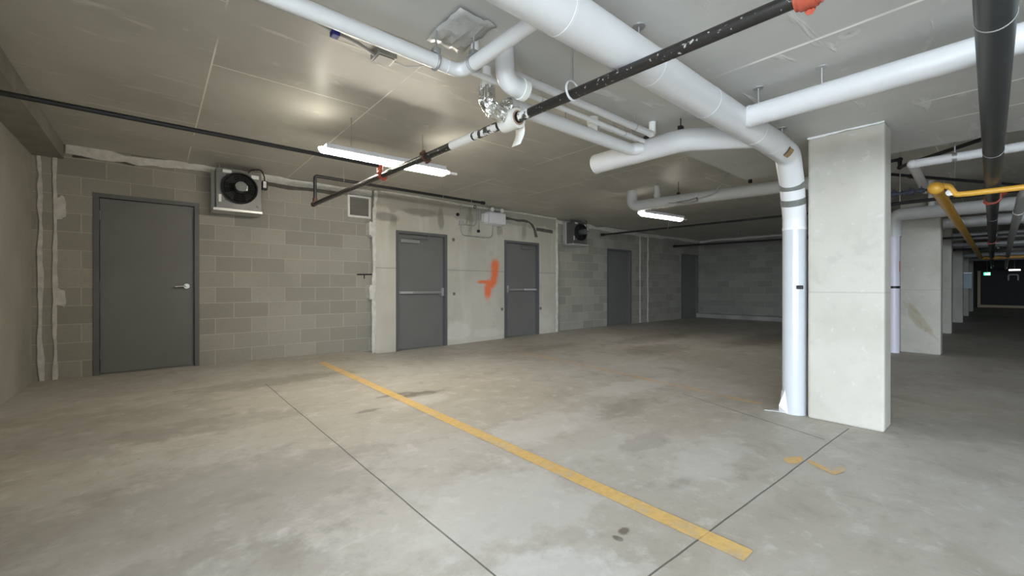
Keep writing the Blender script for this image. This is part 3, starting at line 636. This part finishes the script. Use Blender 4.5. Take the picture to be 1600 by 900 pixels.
# L, M: black pipes crossing the far bay
t = pipe('sprinkler_pipe', 'black pipe starting at the far heater and crossing the far bay under the second lamp', base=(8.95, 4.5, 2.38))
MB().sweep([(8.95, 6.88, 2.45), (8.95, 1.3, 2.39)], .021, 18).build('pipe_run', M['black_b'], t, smooth=40)
MB().band((8.95, 6.80, 2.449), (8.95, 6.9, 2.45), .018, .034, 18).build('end_coupling', M['black_b'], t, smooth=40)
MB().cyl((8.95, 5.0, 2.44), (8.95, 5.0, ZC), .005, 8).ring((8.95, 5.0, 2.43), (0, 1, 0), .024, .006, 20, 6).build('hanger_rod', M['galv'], t)
t = pipe('sprinkler_pipe', 'lowest black pipe across the dark far bay, in front of the end wall', base=(12.8, 4.5, 2.3))
MB().sweep([(12.8, 6.95, 2.40), (12.8, 1.3, 2.31)], .029, 18).build('pipe_run', M['black_b'], t, smooth=40)
MB().cyl((12.8, 6.9, 2.40), (12.8, 6.97, 2.40), .04, 18).build('end_cap', M['black_b'], t, smooth=40)
MB().cyl((12.8, 5.0, 2.38), (12.8, 5.0, ZC), .005, 8).build('hanger_rod', M['galv'], t)
# N: white pipe in the middle distance
t = pipe('white_pipe', 'white pipe in the middle distance with two risers into the ceiling, above the far lamp', base=(6.3, 3.2, 2.35))
MB().sweep(bend([(6.3, 4.2, ZC), (6.3, 4.2, 2.475), (6.3, 1.1, 2.375)], .12, 8), .088, 28).build('pipe_run', M['jacket_b'], t, smooth=45)
MB().cyl((6.3, 3.72, 2.47), (6.3, 3.72, ZC), .045, 22).cyl((6.3, 3.72, 2.56), (6.3, 3.72, 2.6), .055, 22).build('riser_stub', M['jacket_b'], t, smooth=40)
for yy in (3.35, 2.3): MB().cyl((6.3, yy, 2.53), (6.3, yy, ZC), .005, 8).bev(6.28, 6.32, yy-.02, yy+.02, 2.52, 2.57, .004).build('hanger_rod', M['black_b'], t)
t = thing('cable_connector', (6.15, 3.0, 2.33), 'grey cable with inline connector hanging along the white pipe above the far lamp', 'cable')
MB().sweep(bend([(6.17, 3.45, 2.40), (6.17, 3.25, 2.375), (6.17, 3.0, 2.38), (6.17, 2.75, 2.42), (6.17, 2.62, 2.56), (6.2, 2.5, ZC)], .1, 5), .008, 10).build('cable', M['galv'], t, smooth=60)
MB().cyl((6.165, 3.30, 2.378), (6.165, 3.08, 2.37), .022, 14).cyl((6.165, 3.10, 2.37), (6.165, 2.98, 2.385), .03, 14).build('connector', M['galv'], t, smooth=40)

# Q: slim white pipe at right with elbow
t = pipe('white_pipe', 'slim white pipe right of the front column, turning away at a rounded elbow', base=(5.27, .3, 2.16))
MB().sweep(bend([(5.27, -6.9, 2.19), (5.27, .55, 2.195), (6.8, .60, 2.19)], .06, 8), .038, 24).build('pipe_run', M['jacket'], t, smooth=45)
MB().ball((5.27, .55, 2.195), .041).build('elbow', M['jacket'], t, smooth=60)
MB().band((5.27, .30, 2.195), (5.27, .27, 2.195), .037, .041, 24).cyl((5.27, .285, 2.23), (5.27, .285, ZC), .005, 8).build('hanger_strap', M['galv'], t, smooth=40)
# dark big pipe along the corridor
t = pipe('dark_pipe', 'large charcoal pipe running overhead along the corridor at far right', base=(5, .06, 1.95))
def DK(x): return (x, .022+.0145*(x-2.1), 2.01)
MB().sweep([DK(-2.5), DK(33.9)], .051, 30).build('pipe_run', M['darkpipe'], t, smooth=40)
for x in (2.22, 4.38, 8.6): MB().band(DK(x-.004), DK(x+.004), .05, .0525, 30).build('joint_ring', M['ringwhite'], t, smooth=40)
for x in (6.75, 13.0): coupling(t, DK(x-.05), DK(x+.05), .046)
for x in (1.2, 5.5, 9.5): MB().cyl((x, DK(x)[1], 2.055), (x, DK(x)[1], ZD if x < DX else ZC), .005, 8).build('hanger_rod', M['galv'], t)
# grey pipe right of it
t = pipe('grey_pipe', 'dull grey pipe beside the charcoal pipe, bending up to the right', base=(8, -.08, 1.96))
MB().sweep(bend([(5.9, -.5, 2.3), (6.7, -.12, 2.02), (12, -.072, 2.01), (33.9, .0, 2.01)], .25, 6), .044, 26).build('pipe_run', M['jacket_b'], t, smooth=45)
MB().band((8.2, -.105, 2.017), (8.24, -.105, 2.017), .043, .049, 26).build('coupling', M['galv'], t, smooth=40)
# gas pipe
t = pipe('gas_pipe', 'yellow gas pipe with a ball-shaped cap, running down the corridor and crossing to the right', base=(5.6, .42, 1.93))
GP = lambda x: (x, .425+.0055*(x-5.6), 2.0)
MB().sweep([GP(5.6), GP(20.0)], .047, 26).build('pipe_run', M['yellow'], t, smooth=40)
MB().ball(GP(5.58), .058, n=24).band(GP(5.59), GP(5.66), .045, .056, 26).build('cap', M['yellow'], t, smooth=60)
MB().sweep(bend([(5.62, .43, 2.015), (5.62, .345, 2.015), (5.62, .30, 1.925), (5.62, .22, 1.92), (5.62, -6.9, 1.925)], .035, 8), .025, 22).build('cross_run', M['yellow'], t, smooth=45)
MB().cyl((5.62, .40, 2.015), (5.62, .37, 2.015), .034, 20).build('union', M['yellow'], t, smooth=40)
MB().cyl((5.60, .335, 1.945), (5.64, .335, 1.945), .028, 14).build('silver_fitting', M['chrome'], t, smooth=40)
MB().sweep([(20.0, .56, 2.0), (20.0, -6.9, 2.0)], .05, 18).build('far_cross_run', M['yellow'], t, smooth=40)
# black diagonal with double elbow
t = pipe('sprinkler_pipe', 'black pipe slanting behind the slim white pipe, with a double elbow by the front column', base=(6.6, .7, 2.4))
MB().sweep(bend([(6.62, .92, 2.56), (6.62, .80, 2.56), (6.62, .80, 2.47), (6.5, .71, 2.47), (5.0, -.85, 2.47), (3.0+2.2, -6.0, 2.47)], .03, 5), .019, 18).build('pipe_run', M['black_b'], t, smooth=45)
for p in ((6.62, .80, 2.56), (6.62, .80, 2.47)): MB().ball(p, .027).build('elbow', M['black_b'], t, smooth=60)
t = pipe('sprinkler_branch', 'thin black pipe hung just under the ceiling, above the yellow ball cap', base=(7.5, .7, 2.45))
MB().sweep([(7.0, .99, 2.5), (8.6, .09, 2.47), (10.4, -.95, 2.44)], .019, 18).build('pipe_run', M['black_b'], t, smooth=40)
MB().cyl((7.43, .755, 2.492), (7.36, .795, 2.493), .028, 16).build('coupling', M['black_b'], t, smooth=40)
for f in (.35, .62): MB().cyl((7.0+1.6*f, .99-.9*f, 2.5), (7.0+1.6*f, .99-.9*f, ZC), .005, 8).build('hanger_rod', M['galv'], t)
t = pipe('sprinkler_pipe', 'black pipe crossing the corridor right behind the yellow pipe', base=(7.05, 0, 2.07))
MB().sweep([(7.05, 1.1, 2.115), (7.05, -6.9, 2.105)], .021, 18).build('pipe_run', M['black_b'], t, smooth=40)
coupling(t, (7.05, .06, 2.112), (7.05, -.01, 2.112), .02)
MB().cyl((7.05, .85, 2.13), (7.05, .85, ZC), .005, 8).build('hanger_rod', M['galv'], t)
# blue-ish valves
t = pipe('valve_line', 'short dark blue pipe of valves and unions, left of the yellow ball cap', base=(6.22, .7, 2.06))
vb = MB().sweep([(6.22, .96, 2.1), (6.22, .50, 2.1)], .014, 16)
vb.build('pipe_run', M['blue'], t, smooth=40)
for yy, r in ((.90, .022), (.80, .03), (.72, .024), (.66, .034), (.58, .026)):
    MB().cyl((6.22, yy+.022, 2.1), (6.22, yy-.022, 2.1), r, 8).cyl((6.22, yy, 2.1), (6.22, yy, 2.1+r+.02), .008, 8).build('union', M['blue'], t)
MB().cyl((6.22, .53, 2.1), (6.22, .47, 2.08), .024, 14).build('yellow_end', M['yellow'], t, smooth=40)
# white pipe in front of column 2 and its riser
t = pipe('drain_pipe', 'white jacketed pipe crossing above the smeared column and dropping down its left side', base=(9.25, 1.185, 0))
WZ = 2.255
MB().sweep(bend([(9.25, 1.19, 1.9), (9.25, 1.19, WZ), (9.25, -6.9, WZ)], .10, 8), .098, 28).build('pipe_run', M['jacket_b'], t, smooth=45)
rz = MB().sweep([(9.25, 1.19, 0), (9.25, 1.19, 2.1)], .075, 24).build('riser', M['purple'], t, smooth=40)
MB().band((9.25, 1.19, 1.05), (9.25, 1.19, 1.09), .074, .08, 24).build('black_strap', M['black_b'], rz, smooth=40)
MB().band((9.25, 1.19, 1.32), (9.25, 1.19, 1.5), .0745, .0775, 24, 1.0, 4.4, (1, 0, 0)).build('red_tape', M['red'], rz, smooth=40)
MB().cyl((9.25, .75, WZ+.09), (9.25, .75, ZC), .04, 14).build('riser_stub', M['jacket_b'], t, smooth=40)
# farther crossing pipes
for k, (x, z, r, m, lab) in enumerate(((10.6, 2.2, .085, 'jacket_b', 'white pipe crossing the corridor just beyond the smeared column'), (12.0, 2.28, .05, 'jacket_b', 'slim pale pipe crossing the dim corridor, second beyond the smeared column'),
        (12.9, 2.12, .024, 'black_b', 'black pipe crossing the dim corridor before the third column'), (15.0, 2.3, .085, 'jacket_b', 'pale pipe crossing the dim corridor just past the third column'),
        (16.4, 2.2, .05, 'jacket_b', 'slim pale pipe crossing the dim corridor before the fourth column'), (17.6, 2.15, .028, 'black_b', 'black pipe crossing the dim corridor before the fourth column'),
        (19.5, 2.34, .09, 'jacket_b', 'dim white pipe crossing just before the far yellow crossing'), (22.0, 2.2, .08, 'jacket_b', 'dim pipe crossing beyond the far yellow crossing'), (26.0, 2.25, .09, 'jacket_b', 'farthest dim pipe crossing the corridor'))):
    t = pipe('crossing_pipe', lab, base=(x, -2, z-r), group='pipes crossing the dim corridor')
    MB().sweep([(x, 1.2, z), (x, -6.9, z)], r, 20).build('pipe_run', M[m], t, smooth=40)
    MB().band((x, .15, z), (x, .11, z), r-.002, r+.004, 20).cyl((x, .13, z+r), (x, .13, ZC), .006, 8).build('hanger_strap', M['galv'], t, smooth=40)

# ------------------------------------------------------------------ lamps
def lamp(x0, x1, yc, z, rot, label, lens='lamp'):
    t = thing('strip_light', ((x0+x1)/2, yc, z), label, 'light', 'strip lights on the ceiling'); L = (x1-x0)/2; X = (x0+x1)/2
    ca, sa = math.cos(rot), math.sin(rot)
    def R(b): b.v = [(X+(p[0]-X)*ca-(p[1]-yc)*sa, yc+(p[0]-X)*sa+(p[1]-yc)*ca, p[2]) for p in b.v]; return b
    R(MB().bev(x0+.05, x1-.05, yc-.088, yc+.088, z+.026, z+.072, .006)).build('housing', M['white'], t)
    n = 12; pts = []; b = MB(); secs = ((x0, .25), (x0+.025, .8), (x0+.06, 1), (x1-.06, 1), (x1-.025, .8), (x1, .25)); k0 = len(b.v)
    for (x, s_) in secs:
        for j in range(n):
            a = PI*j/(n-1); b.v.append((x, yc+.052*s_*math.cos(a), z+.043-.066*s_*math.sin(a)))
    for i in range(len(secs)-1):
        for j in range(n-1): b.f.append((i*n+j, i*n+j+1, (i+1)*n+j+1, (i+1)*n+j))
        b.f.append((i*n, (i+1)*n, (i+1)*n+n-1, i*n+n-1))
    b.f.append(tuple(range(n))); b.f.append(tuple((len(secs)-1)*n+j for j in reversed(range(n))))
    R(b).build('lens', M[lens], t, smooth=50)
    for xs_ in (x0+.3, x1-.3): R(MB().cyl((xs_, yc, z+.08), (xs_, yc, ZC), .005, 8)).build('suspension_rod', M['galv'], t)
    R(MB().cyl((x1-.005, yc, z+.03), (x1+.03, yc, z+.03), .024, 14).cyl((x1+.03, yc, z+.03), (x1+.13, yc, z+.03), .014, 12)).build('end_gland', M['white'], t, smooth=40)
lamp(1.17, 2.53, 4.16, 2.35, -.05, 'nearest glowing strip light under the ceiling, crossed by the black pipe')
lamp(6.47, 7.70, 4.09, 2.35, -.12, 'smaller glowing strip light below the white pipe in the middle distance', 'lampb')

# ------------------------------------------------------------------ unit heaters
def heater(x0, zb, yb, label, flip=1):
    wd, ht = .52, .53; x1 = x0+wd; zt = zb+ht; yf = yb-.30
    t = thing('unit_heater', (x0+wd/2, yb, zb), label, 'heater', 'unit heaters hung on the back wall')
    fl = MB()
    fl.bev(x0-.04, x0+.012, yb-.09, yb, zb-.035, zt+.01, .004).bev(x0-.04, x1+.01, yb-.34, yb, zb-.04, zb-.004, .004).bev(x1-.01, x1+.02, yb-.09, yb, zb-.035, zt+.01, .004)
    fl.build('mounting_flange', M['flange'], t)
    cs = MB().box(x0, x1, yf+.012, yb-.005, zb, zt)
    cs.build('casing', M['casing'], t)
    cx, cz, R_ = x0+wd*.50, zb+ht*.54, .205
    # front plate with round opening
    n = 40; b = MB(); ring_o = []; sq = []
    for i in range(n):
        a = 2*PI*i/n; c, s_ = math.cos(a), math.sin(a); b.v.append((cx+R_*c, yf, cz+R_*s_)); k = 1/max(abs(c), abs(s_))
    for i in range(n):
        a = 2*PI*i/n; c, s_ = math.cos(a), math.sin(a); k = 1/max(abs(c), abs(s_))
        b.v.append((cx+(x1-cx)*c*k, yf, cz+((zt-cz) if s_ > 0 else (cz-zb))*s_*k))
    for i in range(n): j = (i+1) % n; b.f.append((i, j, n+j, n+i))
    o = b.build('fan_plate', M['casing'], t); mo = o.modifiers.new('thickness', 'SOLIDIFY'); mo.thickness = .008
    MB().band((cx, yf-.045, cz), (cx, yf+.01, cz), R_-.006, R_+.004, 40).ring((cx, yf-.045, cz), (0, 1, 0), R_, .008, 40, 8).build('fan_shroud', M['fan'], t, smooth=40)
    MB().cyl((cx, yf+.013, cz), (cx, yf+.010, cz), R_-.004, 40).build('fan_well', M['dark'], t)
    for k in range(4):
        a = PI/4+k*PI/2; vv = []
        for i in range(5):
            r = .05+(.135*i/4); wdt = .35+.35*i/4
            for sgn in (-1, 1): vv.append((cx+r*math.cos(a+sgn*wdt*.5), yf-.012+sgn*.016, cz+r*math.sin(a+sgn*wdt*.5)))
        o = MB().add(vv, [(2*i, 2*i+1, 2*i+3, 2*i+2) for i in range(4)]).build('fan_blade', M['fan'], t)
        mo = o.modifiers.new('thickness', 'SOLIDIFY'); mo.thickness = .003
    mt = MB().cyl((cx, yf-.005, cz), (cx, yf-.17, cz), .066, 28).cyl((cx, yf-.17, cz), (cx, yf-.185, cz), .055, 28)
    motor = mt.build('motor', M['motor'], t, smooth=40)
    MB().box(cx+.045, cx+.075, yf-.155, yf-.09, cz-.045, cz+.02).build('motor_label', M['sticker'], motor)
    gd = MB()
    for k in range(5): gd.ring((cx, yf-.06, cz), (0, 1, 0), .075+.03*k, .0022, 40, 5)
    for k in range(4):
        a = k*PI/4; gd.cyl((cx-R_*math.cos(a), yf-.058, cz-R_*math.sin(a)), (cx+R_*math.cos(a), yf-.058, cz+R_*math.sin(a)), .0025, 6)
    gd.build('fan_guard', M['wire'], t, smooth=60)
    for (ax, az, bw, bh) in ((x0+.07, zt-.03, .1, .04), (x0+.025, zb+.13, .03, .1), (x1-.12, zt-.06, .09, .05)):
        MB().box(ax, ax+bw, yf-.004, yf+.0, az-bh/2, az+bh/2).build('label_plate', M['sticker'], t)
    for (ax, az) in ((x0+.09, zb+.1), (x1-.05, zb+.06), (x1-.06, zb-.03)): MB().ball((ax, yf-.006, az), .016).build('bolt', M['chrome'], t, smooth=60)
    MB().bev(x1+.02, x1+.085, yf+.02, yf+.12, zt-.20, zt-.08, .006).build('control_box', M['fan'], t)
    MB().box(x1+.028, x1+.066, yf+.016, yf+.02, zt-.18, zt-.09).build('label_plate', M['sticker'], t)
    MB().sweep(bend([(x1-.16, yf-.02, zt-.02), (x1-.12, yf-.03, zt+.035), (x1-.0, yf-.0, zt+.06), (x1+.05, yf+.06, zt-.02), (x1+.055, yf+.07, zt-.09)], .06, 6), .008, 10).build('power_cable', M['wire'], t, smooth=60)
    for xx in (x0+.05, x1-.05): MB().cyl((xx, yb-.15, zt-.005), (xx, yb-.15, ZC), .006, 8).build('hanger_rod', M['galv'], t)
heater(.615, 2.135, 7.10, 'unit heater with black fan on the left block wall, right of the wide door')
heater(7.72, 2.14, 7.10, 'unit heater with pale side flange on the block wall past the two panic-bar doors')

# ------------------------------------------------------------------ wall louvre
t = thing('wall_vent', (2.68, WY, 2.245), 'square pale louvred vent high on the block wall, left of the concrete section', 'vent')
x0, x1, z0, z1 = 2.44, 2.83, 2.25, 2.625; fb = .033
MB().box(x0, x1, WY-.035, WY+.0, z0, z0+fb).box(x0, x1, WY-.035, WY, z1-fb, z1).box(x0, x0+fb, WY-.035, WY, z0+fb, z1-fb).box(x1-fb, x1, WY-.035, WY, z0+fb, z1-fb).build('vent_frame', M['sticker'], t)
for k in range(11):
    z = z0+fb+.012+k*.0268
    MB().slab([(WY-.028, z), (WY-.002, z+.018), (WY-.002, z+.022), (WY-.03, z+.004)], ('x', x0+fb), x1-x0-2*fb).build('slat', M['louver'], t)
MB().box(x0+fb, x1-fb, WY-.004, WY-.001, z0+fb, z1-fb).build('backing', M['louver'], t)

# ------------------------------------------------------------------ emergency light, conduits, small wall pieces
t = thing('emergency_light', (5.42, CY, 2.36), 'white emergency light box with two lamp heads, high between the panic-bar doors', 'light')
MB().slab([(CY, 2.365), (CY-.13, 2.39), (CY-.15, 2.42), (CY-.15, 2.60), (CY-.13, 2.625), (CY, 2.625)], ('x', 5.20), .43).build('battery_box', M['white'], t)
MB().bev(5.10, 5.20, CY-.10, CY, 2.40, 2.58, .008).build('side_box', M['white'], t)
for xx in (5.29, 5.55):
    h = MB().cyl((xx, CY-.08, 2.62), (xx, CY-.08, 2.655), .012, 12).sweep([(xx-.0, CY-.06, 2.675), (xx, CY-.09, 2.675), (xx, CY-.13, 2.675), (xx, CY-.14, 2.675)], [.028, .036, .046, .043], 22)
    hd = h.build('lamp_head', M['white'], t, smooth=40); MB().cyl((xx, CY-.139, 2.675), (xx, CY-.146, 2.675), .036, 20).build('lamp_lens', M['lens'], hd, smooth=40)
t = thing('conduit', (4.9, CY, 2.1), 'thin grey conduit looping down the concrete wall left of the white emergency light', 'conduit')
cy = CY-.014
MB().sweep(bend([(4.60, cy, 2.735), (4.59, cy, 2.10), (5.38, cy, 2.10), (5.385, cy, 2.37)], .11, 8), .011, 12).build('loop', M['galv'], t, smooth=50)
MB().sweep(bend([(4.62, cy, 2.32), (4.93, cy, 2.31), (4.985, cy, 2.42), (4.985, cy, 2.735)], .08, 8), .011, 12).build('branch', M['galv'], t, smooth=50)
MB().sweep([(5.05, cy, 2.70), (5.04, cy, 2.24)], .009, 12).build('drop', M['galv'], t, smooth=50)
for (x, z) in ((4.59, 2.34), (4.97, 2.36), (5.045, 2.5), (5.0, 2.10)): MB().bev(x-.03, x+.03, CY-.02, CY, z-.014, z+.014, .004).build('strap', M['galv'], t)
MB().bev(4.55, 4.64, CY-.045, CY, 2.29, 2.38, .008).build('junction_box', M['galv'], t)
for k, (x, z, lab) in enumerate(((4.52, 2.50, 'left of the conduit'), (4.925, 2.70, 'at the top between the conduits'), (5.02, 2.215, 'below the emergency light side box'))):
    b = MB().band((x, CY, z), (x, CY-.025, z), .018, .032, 22).cyl((x, CY-.001, z), (x, CY-.004, z), .02, 20)
    tag(b.build('form_tie_plug', M['black_b'], smooth=40), 'small round dark plug in the concrete wall, '+lab, 'plug', 'dark plugs in the concrete wall')
t = thing('rebar_hook', (2.72, WY, 1.2), 'small dark metal rod with hook on the block wall below the vent', 'bracket')
MB().cyl((2.61, WY-.02, 1.287), (2.86, WY-.02, 1.293), .011, 10).build('rod', M['black_b'], t, smooth=40)
MB().cyl((2.72, WY-.02, 1.285), (2.72, WY-.02, 1.215), .009, 10).cyl((2.61, WY-.02, 1.287), (2.61, WY+.0, 1.287), .011, 10).build('hook', M['rust'], t, smooth=40)
# ceiling junction box with cables
t = thing('junction_box', (1.24, 2.86, 2.68), 'small square metal junction box with cables on the ceiling, just below the elbowed pipe', 'electrical box')
MB().bev(1.165, 1.305, 2.79, 2.93, 2.685, ZC, .006).build('box', M['galv'], t)
MB().box(1.18, 1.29, 2.805, 2.915, 2.68, 2.686).build('cover', M['greymetal'], t)
MB().sweep(bend([(1.17, 2.86, 2.70), (1.05, 2.84, 2.72), (.75, 2.80, 2.73), (.2, 2.8, 2.73)], .1, 5), .011, 12).build('conduit', M['galv'], t, smooth=50)
MB().bev(.86, .91, 2.78, 2.84, 2.69, ZC, .006).build('blue_clip', M['bluetape'], t)
MB().sweep(bend([(1.30, 2.86, 2.70), (1.40, 2.84, 2.68), (1.50, 2.78, 2.70), (1.56, 2.70, 2.735)], .06, 5), .006, 10).build('cable', M['pvc'], t, smooth=50)

# ------------------------------------------------------------------ paint on the floor and wall
def floor_strip(name, pts, hw, m, label, cat):
    b = MB(); vv = []
    for i, (x, y) in enumerate(pts):
        p = Vector(pts[min(i+1, len(pts)-1)])-Vector(pts[max(i-1, 0)]); nrm = Vector((-p.y, p.x)).normalized()
        for sg in (1, -1): q = Vector((x, y))+nrm*hw*sg; vv.append((q.x, q.y, fz(q.x, q.y)+.003))
    b.add(vv, [(2*i, 2*i+1, 2*i+3, 2*i+2) for i in range(len(pts)-1)])
    o = b.build(name, m, origin=(0, 0, 0)); return tag(o, label, cat)
floor_strip('parking_line', [(1.795+.0*i, .66+(6.3-.66)*i/24) for i in range(25)], .05, M['linepaint'], 'long worn yellow parking line across the floor in front', 'parking line')
floor_strip('parking_line', [(4.22+.42*(i/20), 1.45+(5.5-1.45)*i/20) for i in range(21)], .05, M['linefaint'], 'faded yellow parking line farther back, almost worn away, ending near the front column', 'parking line')
b = MB()
mk = lambda q: [(x, y, .003) for x, y in q]
b.add(mk(((2.985, .90), (3.03, .885), (3.10, .83), (3.04, .806), (2.965, .815), (2.925, .84), (2.94, .875))), [tuple(range(7))])
b.add(mk(((3.075, .795), (3.045, .78), (3.06, .742), (3.01, .752), (3.028, .688), (2.975, .692), (3.0, .645), (2.94, .632))), [(0, 2, 3, 1), (2, 4, 5, 3), (4, 6, 7, 5)])
b.add(mk(((2.94, .632), (3.0, .645), (3.055, .655), (3.105, .632), (3.075, .602), (3.0, .612))), [tuple(range(6))])
tag(b.build('floor_mark', M['markpaint'], origin=(0, 0, 0)), 'small orange-yellow painted squiggle on the floor in front of the column', 'paint mark')
tag(MB().add([(4.95, CY-.002, .72), (5.68, CY-.002, .72), (5.68, CY-.002, 1.75), (4.95, CY-.002, 1.75)], [(0, 1, 2, 3)]).build('spray_mark', M['spray'], origin=(0, 0, 0)), 'orange spray-paint mark on the concrete wall between the panic-bar doors', 'paint mark')

# ------------------------------------------------------------------ far end of the corridor
t = thing('gate_frame', (33.6, 0, 0), 'pale frame post and sill of the dark gate at the far corridor end', 'gate')
MB().bev(33.55, 33.7, .86, .98, 0, 1.95, .02).build('post', M['dimpost'], t)
MB().bev(33.5, 33.7, -6.9, .98, .0, .14, .02).build('sill', M['dimpost'], t)
MB().box(33.72, 33.78, -6.9, .86, .14, 1.95).build('gate_leaf', M['fardark'], t)
MB().sweep(bend([(33.70, -.10, 1.42), (33.70, -.10, 1.72), (33.70, -.42, 1.72), (33.70, -.42, 1.42)], .06, 6), .03, 12).build('pull_handle', M['pvc'], t, smooth=50)
t = thing('exit_sign', (30, .6, 1.62), 'small green lit exit sign hanging at the far corridor end', 'sign')
EX0 = 30.0
MB().bev(EX0, EX0+.08, .45, .68, 1.63, 1.78, .01).build('sign_case', M['white'], t)
MB().box(EX0-.004, EX0, .46, .67, 1.64, 1.77).build('green_face', M['exitgreen'], t)
pm = MB().ball((EX0-.006, .60, 1.752), .011, (.3, 1, 1)).slab([(.58, 1.735), (.62, 1.735), (.61, 1.70), (.63, 1.655), (.61, 1.65), (.59, 1.69), (.57, 1.65), (.55, 1.655), (.575, 1.70)], ('x', EX0-.008), .003).box(EX0-.008, EX0-.005, .48, .54, 1.65, 1.76)
pm.build('running_figure', M['exitwhite'], t)
MB().cyl((EX0+.04, .56, 1.78), (EX0+.04, .56, ZC), .008, 8).build('hanging_rod', M['galv'], t)
t = thing('far_lamp', (31, -.25, 1.9), 'tiny glowing strip lamp in the dark at the far corridor end', 'light')
MB().bev(31, 31.08, -.46, -.10, 1.86, 1.92, .01).build('lens', M['lampfar'], t)
MB().cyl((31.04, -.28, 1.92), (31.04, -.28, ZC), .008, 8).build('hanging_rod', M['galv'], t)
t = thing('hanging_sheet', (22.95, 1.0, 1.0), 'pale blue-grey notice sheet hung on a far corridor column', 'sheet')
MB().bev(22.94, 22.99, .80, 1.06, 1.03, 1.60, .004).build('sheet', M['panel'], t)
MB().box(22.935, 22.995, .80, 1.06, 1.585, 1.615).build('top_rail', M['galv'], t)
